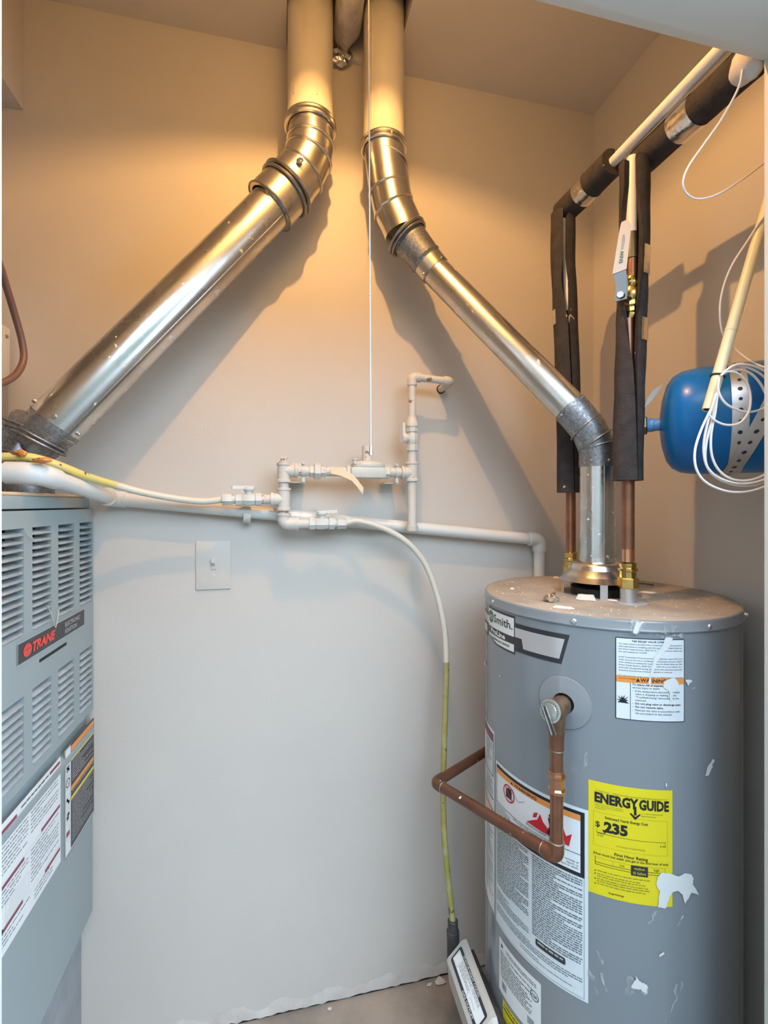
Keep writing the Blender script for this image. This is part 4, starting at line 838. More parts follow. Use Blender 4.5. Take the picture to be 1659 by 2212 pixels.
b = B(); b.ring(bot+Vector((0, 0, 0.027)), (0, 0, 1), RC+0.0006, 0.0013, 24); b.ring(bot+d1*0.027, d1, RC+0.0006, 0.0013, 24); b.ring(cor-d1*0.027, d1, RC+0.0006, 0.0013, 24); b.ring(dp0+Vector((0, 0, -0.0355)), (0, 0, 1), RC+0.0003, 0.001, 24); part('solder_ring', b, 'solder', di)

# ------------------------------------------------------------------ white drain pipe along the back wall
RP = 0.0167
p1 = P(84, 1023, t=0.86); p0 = Vector((XL, p1.y, p1.z+0.012)); p2 = P(244, 1077, y=1.272); p3 = P(1165, 1166, y=1.272); p4 = Vector((p3.x, p3.y, 0.001))
dr = thing('drain_pipe', p2, 'long white plastic drain pipe running along the back wall from furnace to heater', 'pipe')
part('pipe_run', B().cyl(p2, p3+(p2-p3).normalized()*0.024, RP, 24), 'pvc', dr); part('pipe_over_furnace', B().cyl(p1+(p2-p1).normalized()*0.04, p2, RP, 24), 'pvc', dr); part('inlet_pipe', B().cyl(p0, p1+(p0-p1).normalized()*0.04, RP, 24), 'pvc', dr); part('drop_pipe', B().cyl(p3+(p4-p3).normalized()*0.024, p4, RP, 24), 'pvc', dr)
def pelbow(a, c, e, r, reach, rad, m, par): return part('elbow', B().sweep(fillet([c+(a-c).normalized()*reach, c, c+(e-c).normalized()*reach], rad, 8), r, 28), m, par)
pelbow(p0, p1, p2, RP+0.0038, 0.052, 0.03, 'pvc', dr); pelbow(p2, p3, p4, RP+0.004, 0.034, 0.022, 'pvc', dr)
dd = (p2-p1).normalized(); d3 = (p3-p2).normalized()
part('coupling', B().sweep([p2-dd*0.030, p2-dd*0.004, p2+d3*0.004, p2+d3*0.030], RP+0.0035, 28), 'pvc', dr)
b = B(); b.ring(p2-dd*0.029, dd, RP+0.004, 0.0018, 28); part('coupling_lip', b, 'pvc', dr)
for px in (535,):
    c = P(px, 1115, y=1.272); part('pipe_strap', B().lathe(c-d3*0.009, d3, [(0, RP), (0.0, RP+0.0022), (0.018, RP+0.0022), (0.018, RP)], 24), 'gaspaint2', dr)
b = lump(p1+Vector((0.012, -0.012, 0.024)), 0.014, 0.012, 0.006, 6, 0.3, 8, 14); part('sealant_smear', b, 'sealant', dr, label='orange sealant smear')

# ------------------------------------------------------------------ gas manifold
YG = 1.225
def G(px, py): return P(px, py, y=YG)
gm = thing('gas_manifold', G(890, 1145), 'painted gas pipe manifold with regulator, tees and shutoff valves on the back wall', 'gas pipe')
RG = 0.0125
def tee(p0, p1, pb, par):
    p0, p1, pb = Vector(p0), Vector(p1), Vector(pb); d = (p1-p0).normalized(); h = (p1-p0).length; c = p0+d*((pb-p0).dot(d)); bd = (pb-c).normalized(); bl = (pb-c).length
    b = B(); b.lathe(p0, d, [(0, RG+0.002), (0, RG+0.0055), (0.006, RG+0.0055), (0.008, RG+0.0035), (h-0.008, RG+0.0035), (h-0.006, RG+0.0055), (h, RG+0.0055), (h, RG+0.002)], 24)
    b.lathe(c, bd, [(0, RG+0.0035), (bl-0.008, RG+0.0035), (bl-0.006, RG+0.0055), (bl, RG+0.0055), (bl, RG)], 24)
    return part('tee', b, 'gaspaint', par)
def pipe(name, a, c, m='gaspaint', r=RG): return part(name, B().cyl(a, c, r, 22), m, gm)
def ballvalve(a, c, hd, hside, m, par):
    """a, c: ends of the run; hd: stem direction; hside: direction the handle points"""
    a, c = Vector(a), Vector(c); d = (c-a).normalized(); h = (c-a).length; mid = (a+c)/2; hd = Vector(hd).normalized(); hs = Vector(hside).normalized()
    b = B(); b.lathe(a, d, [(0, RG+0.004), (h*0.22, RG+0.004), (h*0.25, RG+0.001), (h*0.32, RG+0.003), (h*0.5, RG+0.0045), (h*0.68, RG+0.003), (h*0.75, RG+0.001), (h*0.78, RG+0.004), (h, RG+0.004)], 8, rot=0.2)
    b.lathe(mid, hd, [(0, 0.011), (0.020, 0.010), (0.0205, 0.012), (0.024, 0.012)], 20)
    v = part('valve_body', b, m, par)
    k = mid+hd*0.024; w = hs.cross(hd).normalized()
    b = B(); b.lathe(k, hd, [(0, 0.0145), (0.007, 0.0145), (0.009, 0.0125)], 24)
    b.prism([k+hd*0.002-w*0.009+hs*0.002, k+hd*0.002-w*0.0065+hs*0.041, k+hd*0.002+w*0.0065+hs*0.041, k+hd*0.002+w*0.009+hs*0.002], hd*0.008)
    part('handle', b, 'handle', v)
    return v
Zu = Vector((0, 0, 1))
xl = G(613, 1050).x; xr = G(890, 1015).x
def gv(x, z): return Vector((x, YG, z))
zu = G(613, 1017).z; zl = G(613, 1079).z; zbot = G(613, 1130).z
tee(gv(xl, G(613, 1042).z), gv(xl, G(613, 1000).z), gv(xl+0.034, zu), gm)
b = B(); b.lathe(gv(xl, G(613, 1000).z), (0, 0, 1), [(0, RG), (0.004, RG)], 20); b.box((xl-0.009, YG-0.009, G(613, 1000).z+0.004), (xl+0.009, YG+0.009, G(613, 987).z), 0.002); part('plug', b, 'gaspaint', gm)
pipe('nipple', gv(xl, G(613, 1056).z), gv(xl, G(613, 1040).z))
tee(gv(xl, G(613, 1103).z), gv(xl, G(613, 1054).z), gv(xl-0.032, zl), gm)
pipe('nipple', gv(xl, G(613, 1112).z), gv(xl, G(613, 1100).z))
eb = gv(xl, zbot-0.002); b = B(); b.sweep(fillet([gv(xl, G(613, 1108).z), eb, eb+Vector((0.036, 0, 0))], 0.022, 8), RG+0.004, 24); b.lathe(gv(xl, G(613, 1108).z), (0, 0, -1), [(0, RG+0.0055), (0.007, RG+0.0055), (0.008, RG)], 24); b.lathe(eb+Vector((0.030, 0, 0)), (1, 0, 0), [(0, RG), (0, RG+0.006), (0.007, RG+0.006), (0.007, RG)], 24); part('elbow', b, 'gaspaint', gm)
# left valve branch to furnace
x_ = lambda px, py=1079: G(px, py).x
pipe('nipple', gv(x_(562), zl), gv(xl-0.028, zl))
ballvalve(gv(x_(510), zl), gv(x_(565), zl), (0, 0, 1), (-1, -0.25, 0), 'gaspaint2', gm)
part('flare_nut', B().hexa(gv(x_(480), zl), gv(x_(502), zl), 0.0155), 'gaspaint2', gm)
pipe('flare_neck', gv(x_(500), zl), gv(x_(512), zl), 'gaspaint2', 0.0105)
# lower branch to heater
zb_ = zbot-0.002
pipe('nipple', gv(xl+0.034, zb_), gv(x_(672, 1130), zb_)); ballvalve(gv(x_(668, 1130), zb_), gv(x_(722, 1130), zb_), (0, 0, 1), (1, -0.2, 0.05), 'gaspaint2', gm)
pipe('flare_neck', gv(x_(718, 1130), zb_), gv(x_(730, 1130), zb_), 'gaspaint2', 0.0105); part('flare_nut', B().hexa(gv(x_(727, 1130), zb_), gv(x_(748, 1130), zb_), 0.0150), 'gaspaint2', gm)
# upper run: clamp, union, nipple, regulator, clamp, tee
pipe('upper_run', gv(xl+0.030, zu), gv(x_(672, 1017), zu)); 
b = B(); b.hexa(gv(x_(668, 1017), zu), gv(x_(680, 1017), zu), 0.0165); b.hexa(gv(x_(678, 1017), zu), gv(x_(693, 1017), zu), 0.0225); b.hexa(gv(x_(692, 1017), zu), gv(x_(704, 1017), zu), 0.0165); part('union', b, 'gaspaint', gm)
pipe('nipple', gv(x_(702, 1017), zu), gv(x_(762, 1017), zu))
pipe('outlet_run', gv(x_(832, 1017), zu), gv(xr-0.028, zu))
zr = zu
b = B(); x0r, x1r = x_(757, 1017), x_(829, 1017); b.box((x0r-0.002, YG-0.026, zr-0.017), (x1r+0.002, YG+0.024, zr+0.012), 0.006)
b.hexa(gv(x1r, zr), gv(x_(841, 1017), zr), 0.0195); b.hexa(gv(x0r-0.012, zr), gv(x0r, zr), 0.0190); rg = part('regulator', b, 'gaspaint2', gm, label='painted gas regulator with vent stack')
cxr = (x0r+x1r)/2+0.002
b = B(); b.lathe((cxr, YG, zr+0.008), (0, 0, 1), [(0, 0.036), (0.004, 0.044), (0.007, 0.0455), (0.009, 0.0445), (0.0095, 0.0455), (0.012, 0.0450), (0.018, 0.036), (0.021, 0.022)], 40); b.v = [(v[0], YG+(v[1]-YG)*0.58, v[2]) for v in b.v]; part('diaphragm_housing', b, 'gaspaint2', rg)
part('vent_stack', B().lathe((cxr-0.002, YG, zr+0.026), (0, 0, 1), [(0, 0.0165), (0.002, 0.0138), (0.043, 0.0138), (0.043, 0.0)], 24), 'gaspaint', rg)
part('vent_cap', B().lathe((x0r+0.010, YG-0.012, zr+0.020), (0, 0, 1), [(0, 0.006), (0.010, 0.006), (0.011, 0.0085), (0.014, 0.008)], 14), 'gaspaint2', rg)
b = B()
for k in range(8): a = 2*math.pi*k/8+0.2; b.lathe((cxr+0.041*math.cos(a), YG+0.041*0.58*math.sin(a), zr+0.018), (0, 0, 1), [(0, 0.0030), (0.004, 0.0030)], 6)
part('screw', b, 'gaspaint2', rg)
# strip of tape hanging from the regulator inlet
b = B(); tp = [G(713, 1017), G(735, 1022), G(757, 1033), G(768, 1046), G(780, 1062)]; yo = [-0.016, -0.02, -0.028, -0.03, -0.03]
vs = []
for q, o_ in zip(tp, yo): vs += [q+Vector((0.001, o_, 0.0095)), q+Vector((-0.001, o_-0.004, -0.0085))]
b.add(vs, [(2*i, 2*i+1, 2*i+3, 2*i+2) for i in range(4)]); part('tape_strip', b, 'tape', gm, label='loose strip of masking tape')
# right tee, drip leg and riser
tee(gv(xr, G(890, 1040).z), gv(xr, G(890, 998).z), gv(xr-0.031, zu), gm)
pipe('drip_leg', gv(xr, G(890, 1140).z), gv(xr, G(890, 1036).z)); part('drip_cap', B().lathe(gv(xr, G(890, 1150).z), (0, 0, 1), [(0, 0.010), (0.004, 0.0155), (0.018, 0.0165), (0.0185, RG)], 24), 'gaspaint', gm)
pipe('nipple', gv(xr, G(890, 1000).z), gv(xr, G(890, 968).z)); ballvalve(gv(xr, G(890, 974).z), gv(xr, G(890, 922).z), (-1, -0.3, 0), (0, 0, 1), 'gaspaint2', gm)
part('reducer_coupling', B().lathe(gv(xr, G(890, 924).z), (0, 0, 1), [(0, 0.0135), (0.002, 0.0175), (0.014, 0.0175), (0.020, 0.0135), (0.030, 0.0125)], 24), 'gaspaint', gm)
zt_ = G(890, 814).z; pr1 = gv(xr, zt_); pr2 = Vector((P(972, 823, y=YG).x, YG, P(972, 824, y=YG).z)); pr3 = Vector((pr2.x, YB, pr2.z-0.004))
RS = 0.0085+0.0025
pipe('riser', gv(xr, G(890, 912).z), pr1, 'gaspaint', RS); pipe('cross_run', pr1, pr2, 'gaspaint', RS-0.001); pipe('wall_stub', pr2, pr3, 'gaspaint', RS-0.001)
part('elbow', B().sweep(fillet([pr1-Zu*0.024, pr1, pr1+(pr2-pr1).normalized()*0.024], 0.014, 6), RS+0.0022, 22), 'gaspaint', gm)
part('elbow', B().sweep(fillet([pr2-(pr2-pr1).normalized()*0.020, pr2, pr2+(pr3-pr2).normalized()*0.022], 0.012, 6), RS+0.0018, 22), 'gaspaint', gm)
part('wall_hole', B().lathe((pr3.x, YB-0.0012, pr3.z), (0, 1, 0), [(0, RS+0.0022), (0.0008, RS+0.0022)], 20), 'dark', gm)
# brackets with pipe clamps fixing the run to the wall
for px in (648, 850):
    bx = G(px, 1017).x
    bk = thing('pipe_bracket', (bx, YB, zu), 'painted steel standoff bracket clamping the gas manifold '+('beside the union' if px < 700 else 'beside the regulator outlet'), 'bracket')
    xb = bx-0.006
    part('wall_plate', B().box((xb-0.020, YB-0.003, zu-0.050), (xb+0.020, YB-0.0002, zu+0.026), 0.001), 'gaspaint2', bk)
    part('standoff', B().box((xb-0.018, YG+RG, zu-0.030), (xb+0.018, YB-0.003, zu-0.027), 0.001), 'gaspaint2', bk)
    b = B(); b.lathe((bx+0.004, YG, zu), (1, 0, 0), [(0, RG), (0, RG+0.003), (0.009, RG+0.003), (0.009, RG)], 24); b.box((bx+0.004, YG-0.004, zu-0.032), (bx+0.013, YG+0.004, zu-RG), 0.001); b.box((bx+0.004, YG-0.004, zu+RG), (bx+0.013, YG+0.004, zu+0.024), 0.001); part('clamp', b, 'gaspaint2', bk)
    b = B(); screw(b, (bx+0.0085, YG-0.004, zu+0.0195), (0, -1, 0), 0.004); screw(b, (bx+0.0085, YG-0.004, zu-0.026), (0, -1, 0), 0.004); part('screw', b, 'gaspaint2', bk)
# ------------------------------------------------------------------ flexible gas connectors
a_ = gv(x_(482), zl)
fl1 = thing('gas_flex_line', a_, 'flexible gas line running across the furnace top, yellow then painted white', 'gas hose')
path = [Vector((XL, 0.99, 1.492)), Vector((-0.85, 1.0, 1.490))]+smooth([P(-60, 985, y=1.02), P(0, 987, y=1.03), P(60, 987, y=1.04), P(120, 1003, y=1.06), P(190, 1030, y=1.12), P(250, 1048, y=1.18), P(310, 1064, y=1.205), P(380, 1077, y=1.22), P(440, 1083, y=YG), a_], 8)
k = min(range(len(path)), key=lambda i: (path[i]-P(250, 1048, y=1.18)).length)
part('yellow_section', B().sweep(path[:k+1], 0.0084, 14), 'flexy', fl1); part('painted_section', B().sweep(path[k:], 0.0083, 14), 'flexw', fl1)
b = lump(P(52, 984, y=1.03)+Vector((0, -0.006, 0.004)), 0.008, 0.006, 0.006, 5, 0.3, 4, 12); part('sealant_smear', b, 'sealant', fl1)
s_ = gv(x_(747, 1130), zb_)
fl2 = thing('heater_gas_line', s_, 'flexible gas line curving down the wall to the heater gas control, worn yellow below', 'gas hose')
path = smooth([s_, P(775, 1126, y=1.222), P(830, 1142, y=1.215), P(880, 1172, y=1.21), P(918, 1218, y=1.21), P(944, 1285, y=1.205), P(960, 1360, y=1.195), P(964, 1430, y=1.185), P(962, 1520, y=1.17), P(959, 1620, y=1.15), P(957, 1720, y=1.13), P(960, 1810, y=1.105), P(968, 1900, y=1.085), P(978, 1992, y=1.07)], 8)
k = len(path)*7//13
part('painted_section', B().sweep(path[:k+1], 0.0079, 14), 'flexw', fl2); part('yellow_section', B().sweep(path[k:], 0.0076, 14), 'flexo', fl2)

# ------------------------------------------------------------------ gas control of the heater
gc = thing('gas_control', (0.425, 0.96, 0.16), 'grey plastic gas control box with printed label on the side of the heater', 'gas valve')
E1 = path[-1]
gx0, gx1, gy0, gy1 = 0.392, 0.452, 0.872, 1.052
cz = lambda y: 0.335-(1.052-y)*0.10
b = B(); pf = [(gx0+0.006, -0.095), (gx0, -0.040), (gx0+0.004, -0.034), (gx0+0.037, -0.002), (gx0+0.042, 0.0), (gx0+0.050, 0.0), (gx0+0.050, -0.095)]
def ctl(y): t = cz(y); return [Vector((x, y, t+z)) for x, z in pf]
vs = ctl(gy1)+ctl(gy0+0.02)+[Vector((v.x, gy0, v.z-0.015)) for v in ctl(gy0)]; n = len(pf)
b.add(vs, [tuple(range(n)), tuple(range(3*n-1, 2*n-1, -1))]+[(r*n+i, r*n+(i+1) % n, (r+1)*n+(i+1) % n, (r+1)*n+i) for r in range(2) for i in range(n)])
part('cover', b, 'valvegrey', gc, sharp=25)
b = B(); b.box((gx0+0.050, gy0+0.004, 0.165), (gx0+0.0668, gy1-0.004, 0.312), 0.003); part('rear_body', b, 'valveblk', gc)
b = B(); b.box((gx0+0.006, gy0-0.03, 0.20), (gx0+0.03, gy0, 0.25), 0.003); part('knob_housing', b, 'valveblk', gc)
part('switch_tab', B().box((gx0-0.018, gy0+0.018, 0.262), (gx0, gy0+0.036, 0.270), 0.002), 'handle', gc)
# label on the sloped face
o0 = ctl(gy1)[2]; o1 = ctl(gy1)[3]; o2 = ctl(gy0+0.02)[2]; uy = (o2-o0); ux = (o1-o0); nz = ux.cross(uy).normalized()
if nz.z < 0: nz = -nz
LU, LV = uy.length, ux.length; uyn, uxn = uy.normalized(), ux.normalized()
L = Lab(lambda s, z, off: o0+uyn*s+uxn*z+nz*off)
L.rrect(0.008, 0.004, LU-0.008, LV-0.004, 0.005, 'plateblk', 0.0006); L.rect(0.012, 0.011, LU-0.012, LV-0.011, 'paperw', 0.0010)
L.text('STATUS LIGHT CODES', 0.030, LV-0.0092, 0.0045, 'paperw', 0.0012, width=0.085, bold=0.01); L.text('GAS OUTLET', 0.078, 0.0052, 0.0045, 'paperw', 0.0012, width=0.055, bold=0.01)
L.words(0.036, LV-0.013, 0.088, 0.013, 0.0034, 'ink2', 0.0013, 0.45); L.edge(0.014, 0.013, 0.034, LV-0.013, 0.0005, 'ink2', 0.0013); L.rect(0.090, 0.011, 0.0906, LV-0.011, 'ink2', 0.0013); L.words(0.094, LV-0.013, 0.128, LV-0.022, 0.0034, 'ink2', 0.0013, 0.45); L.line((0.100, 0.020), (0.125, 0.018), 0.0006, 'ink2', 0.0013)
L.build('plateblk', gc, {'plateblk': 'control_label', 'paperw': 'white_lettering', 'ink2': 'fine_print'})
L = Lab(lambda s, z, off: Vector((s, gy0-off, z))); L.rect(gx0+0.012, 0.205, gx0+0.046, 0.262, 'paperw', 0.0006); L.words(gx0+0.015, 0.258, gx0+0.043, 0.235, 0.0036, 'ink2', 0.001, 0.4); L.text('XX', 0, 0, 0.001, 'ink2', -0.004) if False else None
L.build('paperw', gc, {'paperw': 'small_label', 'ink2': 'fine_print'})
b = B(); b.lathe(E1+Vector((0, 0, 0.006)), Vector((0.0, -0.03, -1)), [(0, 0.010), (0.002, 0.0125), (0.024, 0.0125), (0.026, 0.0155), (0.040, 0.0155), (0.05, 0.0150), (0.12, 0.0150)], 12); part('inlet_fitting', b, 'valveblk', gc)
b = B(); b.cyl((gx0+0.025, gy1-0.02, 0.27), E1+Vector((0, 0, -0.09)), 0.014, 16); part('inlet_elbow', b, 'valveblk', gc)

# ------------------------------------------------------------------ light switch
sx0, sx1, sz0, sz1 = -0.208, -0.121, 1.156, 1.284; sxc = P(461, 1218, y=1.295).x; szc = P(461, 1218, y=1.295).z
sw = thing('light_switch', (sxc, YB, sz0), 'painted-over light switch plate with toggle on the back wall', 'light switch')
part('plate', B().box((sx0, YB-0.005, sz0), (sx1, YB-0.0002, sz1), 0.002), 'wall', sw)
part('toggle_frame', B().box((sxc-0.0065, YB-0.0072, szc-0.0145), (sxc+0.0065, YB-0.0048, szc+0.0145), 0.0006), 'plate', sw)
b = B(); b.prism([Vector((sxc-0.0042, YB-0.005, szc-0.008)), Vector((sxc+0.0042, YB-0.005, szc-0.008)), Vector((sxc+0.0036, YB-0.017, szc+0.004)), Vector((sxc-0.0036, YB-0.017, szc+0.004))], (0, 0.002, 0.010)); part('toggle', b, 'plate', sw)
b = B()
for dz in (0.030, -0.030): b.lathe((sxc, YB-0.0048, szc+dz), (0, -1, 0), [(0, 0.0036), (0.001, 0.0034), (0.0016, 0.0)], 12)
part('screw', b, 'plate', sw)

# ------------------------------------------------------------------ water pipes with foam insulation
def sleeve(pts, ro, ri, gapf, n=22):
    """split foam tube: gapf(f) -> (direction the slit faces, half angle)"""
    b = B(); pts = [Vector(p) for p in pts]; m = len(pts); vs = []
    for i, p in enumerate(pts):
        t = (pts[min(i+1, m-1)]-pts[max(i-1, 0)]).normalized(); g, ha = gapf(i/(m-1)); g = Vector(g); g = (g-t*g.dot(t)).normalized(); w = t.cross(g)
        r_ = [(ro, k) for k in range(n)]+[(ri, n-1-k) for k in range(n)]
        for r, k in r_:
            a = ha+(2*math.pi-2*ha)*k/(n-1); wob = 1+0.02*math.sin(i*0.9+k*0.7) if r == ro else 1
            vs.append(p+(g*math.cos(a)+w*math.sin(a))*r*wob)
    q = 2*n
    for i in range(m-1):
        for k in range(q): b.f.append((i*q+k, i*q+(k+1) % q, (i+1)*q+(k+1) % q, (i+1)*q+k))
    for e in (0, m-1):
        for k in range(n-1): b.f.append((e*q+k, e*q+k+1, e*q+q-2-k, e*q+q-1-k))
    b.v = vs; return b
def lin(a, c, n): return [Vector(a).lerp(Vector(c), i/(n-1)) for i in range(n)]
def interp(f, ks):
    for (a, va), (c, vc_) in zip(ks, ks[1:]):
        if a <= f <= c: return va+(vc_-va)*(f-a)/(c-a)
    return ks[-1][1]
def gapdir(px, deg, t):          # direction from the pipe towards the doorway, turned by deg about the vertical
    p = P(px, 1089, t=t); v = -Vector((p.x, p.y, 0)).normalized(); a = math.radians(deg); return Vector((v.x*math.cos(a)-v.y*math.sin(a), v.x*math.sin(a)+v.y*math.cos(a), 0))
T1 = 0.957; FR = Vector((P(1357, 1100, t=T1).x, P(1357, 1100, t=T1).y, 0))
T2 = 1.163; RR = Vector((P(1233, 1100, t=T2).x, P(1233, 1100, t=T2).y, 0))
# --- front riser
w1 = thing('water_pipe', FR+Vector((0, 0, ZT)), 'copper water riser in split dark foam with white-handled ball valve', 'pipe')
def zf(py, t=T1): return HCAM+t*(CY-py)/FPX
RCu = 0.0118
part('copper_riser', B().cyl(FR+Vector((0, 0, 1.262)), FR+Vector((0, 0, zf(690))), RCu, 24), 'copper', w1)
part('bright_band', B().lathe(FR+Vector((0, 0, 1.262)), (0, 0, 1), [(0, RCu+0.0004), (0.026, RCu+0.0004), (0.0262, RCu)], 24), 'copperb', w1)
part('steel_nipple', B().lathe(FR+Vector((0, 0, ZT)), (0, 0, 1), [(0, 0.0155), (0.03, 0.0155), (0.03, 0.013)], 28), 'zinc', w1)
part('washer', B().lathe(FR+Vector((0.004, -0.002, ZT)), (0, 0, 1), [(0, 0.031), (0.0015, 0.031), (0.0018, 0.016)], 28), 'tag', w1)
b = B(); z9 = ZT+0.030; b.hexa(FR+Vector((0, 0, z9)), FR+Vector((0, 0, z9+0.022)), 0.0195); b.lathe(FR+Vector((0, 0, z9+0.022)), (0, 0, 1), [(0, 0.0155), (0.012, 0.0155), (0.014, 0.0185), (0.019, 0.0185), (0.021, 0.0155), (0.028, 0.0165), (0.030, 0.0165), (0.0305, 0.012)], 10); part('brass_fitting', b, 'brass', w1)
PX = Vector((P(1363, 430, t=T1).x, P(1363, 430, t=T1).y, 0)); VX = Vector((P(1364, 620, t=T1).x, P(1364, 620, t=T1).y, 0))
b = B(); b.cyl(VX+Vector((0, 0, zf(560))), PX+Vector((0, 0, zf(505))), 0.0125, 24); part('solder_coupling', b, 'brassd', w1)
part('pex_pipe', B().cyl(PX+Vector((0, 0, zf(510))), Vector((PX.x+0.004, PX.y, 2.09)), 0.0110, 24), 'pex', w1)
part('copper_stub', B().cyl(VX+Vector((0, 0, zf(605))), VX+Vector((0, 0, zf(550))), RCu-0.001, 24), 'copper', w1)
b = B(); b.lathe(VX+Vector((0, 0, zf(690))), (0, 0, 1), [(0, 0.0115), (0.004, 0.0135), (0.010, 0.0135), (0.012, 0.0115), (0.014, 0.0135), (0.022, 0.0135), (0.026, 0.0165), (0.034, 0.0165), (0.036, 0.014), (0.045, 0.0175), (0.055, 0.0175), (0.064, 0.014), (0.068, 0.0165), (0.074, 0.0165), (0.076, 0.0125), (0.080, 0.014), (0.084, 0.0125), (0.090, 0.0125)], 10); vv_ = part('ball_valve', b, 'brass', w1)
VL = P(1340, 640, t=0.935); tc = -Vector((VL.x, VL.y, 0)).normalized(); tr = Vector((-tc.y, tc.x, 0))
if tr.dot(Vector((CS, -SN, 0))) < 0: tr = -tr
part('valve_stem', B().cyl(VX+Vector((0, 0, VL.z)), VL+tc*0.006, 0.007, 16), 'brassd', vv_)
def plate(b, pts, th): b.prism(pts, tc*th)
LT = P(1334, 588, t=0.915); LTop = P(1346, 492, t=0.905)
b = B(); plate(b, [VL-tr*0.010+Vector((0, 0, -0.010)), VL+tr*0.012+Vector((0, 0, -0.008)), VL+tr*0.014+Vector((0, 0, 0.018)), LT+tr*0.015, LT-tr*0.008, VL-tr*0.008+Vector((0, 0, 0.022))], 0.0025); lv = part('lever', b, 'zinc', vv_)
b = B(); plate(b, [LT-tr*0.009+Vector((0, 0, -0.004)), LT+tr*0.0155+Vector((0, 0, 0.001)), LTop+tr*0.014+Vector((0, 0, 0.0)), LTop+tr*0.008+Vector((0, 0, 0.012)), LTop-tr*0.003+Vector((0, 0, 0.009)), LTop-tr*0.006+Vector((0, 0, -0.004))], 0.005); part('white_grip', b, 'handle', lv)
dzv = (LTop-LT).normalized(); L = Lab(lambda s, z, off: LT+tr*0.003+tc*(0.0055+off)+dzv*s-tr*z); L.text('ENW', 0.014, -0.004, 0.0062, 'green', 0.0004, width=0.022, bold=0.01); L.words(0.040, 0.002, 0.066, -0.0045, 0.006, 'grey', 0.0004, 0.8, 0)
part('lettering', L.L['green'], 'green', lv, flat=True); part('fine_print', L.L['grey'], 'grey', lv, flat=True)
part('lever_nut', B().hexa(VL+tc*0.002, VL+tc*0.010, 0.0075), 'zinc', lv)
sp = smooth([Vector((P(px, py, t=T1).x, P(px, py, t=T1).y, zf(py))) for px, py in ((1370, 352), (1371, 420), (1370, 520), (1366, 620), (1364, 700), (1361, 800), (1358, 900), (1356, 1038))], 5)
gd = lambda f: (gapdir(1362, interp(f, [(0, -16), (0.3, -20), (0.5, -10), (0.6, 4), (0.72, 20), (1, 42)]), T1), math.radians(interp(f, [(0, 22), (0.12, 24), (0.28, 52), (0.47, 50), (0.56, 26), (0.72, 7), (1, 3)])))
part('foam_sleeve', sleeve(sp, 0.0285, 0.0150, gd), 'foam', w1, sharp=60)
HS = [Vector((0.742, 0.838, 2.097)), Vector((0.742, 0.60, 2.093))]
gh = lambda f: (Vector((-0.75, 0, 0.66)), math.radians(interp(f, [(0, 8), (1, 10)])))
part('foam_sleeve', sleeve(lin(HS[0], HS[1], 14), 0.0295, 0.012, gh), 'foam', w1, sharp=60)
part('pex_cross', B().sweep(fillet([Vector((PX.x+0.004, PX.y, 2.05)), Vector((0.733, 0.835, 2.096)), Vector((0.742, 0.553, 2.093))], 0.02), 0.0110, 18), 'pex', w1)
hd_ = (HS[1]-HS[0]).normalized(); f0 = P(1475, 255, z=2.095).y
part('foil_band', B().lathe(Vector((0.742, f0+0.022, 2.0955)), hd_, [(0, 0.0302), (0.012, 0.0307), (0.024, 0.0303), (0.036, 0.0308), (0.046, 0.0302)], 36, cap=False), 'foil', w1)
def foilpatch(fc, fl_, a0, a1, pts, ro, gf, par, nm='foil_patch'):
    b = B(); m = 6; n = 8; N = len(pts); vs = []
    for i in range(m):
        f = fc+fl_*(i/(m-1)-0.5); k = f*(N-1); j = min(int(k), N-2); p = pts[j].lerp(pts[j+1], k-j); t = (pts[j+1]-pts[j]).normalized(); g = Vector(gapdir(1362, 0, T1)); g = (g-t*g.dot(t)).normalized(); w = t.cross(g)
        for q in range(n): a = math.radians(a0+(a1-a0)*q/(n-1)); vs.append(p+(g*math.cos(a)+w*math.sin(a))*(ro+0.0012+0.0008*random.random()))
    b.add(vs, [(i*n+q, i*n+q+1, (i+1)*n+q+1, (i+1)*n+q) for i in range(m-1) for q in range(n-1)]); part(nm, b, 'foil', par, sharp=80)
for fc, fl_ in ((0.36, 0.085), (0.60, 0.07)): foilpatch(fc, fl_, -88, -38, sp, 0.0290, gd, w1)
# --- rear riser
w2 = thing('water_pipe', RR+Vector((0, 0, ZT)), 'copper water riser in dark foam without a valve, bending overhead into bare white pipe', 'pipe')
def zr_(py): return HCAM+T2*(CY-py)/FPX
part('copper_riser', B().cyl(RR+Vector((0, 0, 1.262)), RR+Vector((0, 0, zr_(690))), RCu, 20), 'copper', w2)
b = B(); b.lathe(RR+Vector((0, 0, ZT)), (0, 0, 1), [(0, 0.0155), (0.028, 0.0155)], 20); part('steel_nipple', b, 'zinc', w2)
b = B(); b.lathe(RR+Vector((0, 0, ZT+0.026)), (0, 0, 1), [(0, 0.019), (0.022, 0.019), (0.023, 0.0155), (0.034, 0.0155), (0.036, 0.0185), (0.041, 0.0185), (0.043, 0.0155), (0.055, 0.0165), (0.058, 0.012)], 10); part('brass_fitting', b, 'brass', w2)
part('brass_coupling', B().lathe(RR+Vector((-0.004, 0, zr_(700))), (0, 0, 1), [(0, 0.0125), (0.014, 0.0125), (0.015, 0.0145), (0.030, 0.0145), (0.031, 0.012)], 12), 'brass', w2)
topr = Vector((P(1217, 462, t=T2).x, P(1217, 462, t=T2).y, zr_(462)))
part('pex_pipe', B().cyl(RR+Vector((-0.004, 0, zr_(672))), topr+Vector((0, 0, 0.01)), 0.0110, 20), 'pex', w2)
sp2 = smooth([Vector((P(px, py, t=T2).x, P(px, py, t=T2).y, zr_(py))) for px, py in ((1216, 462), (1216, 560), (1220, 650), (1224, 760), (1228, 900), (1230, 1064))], 5)
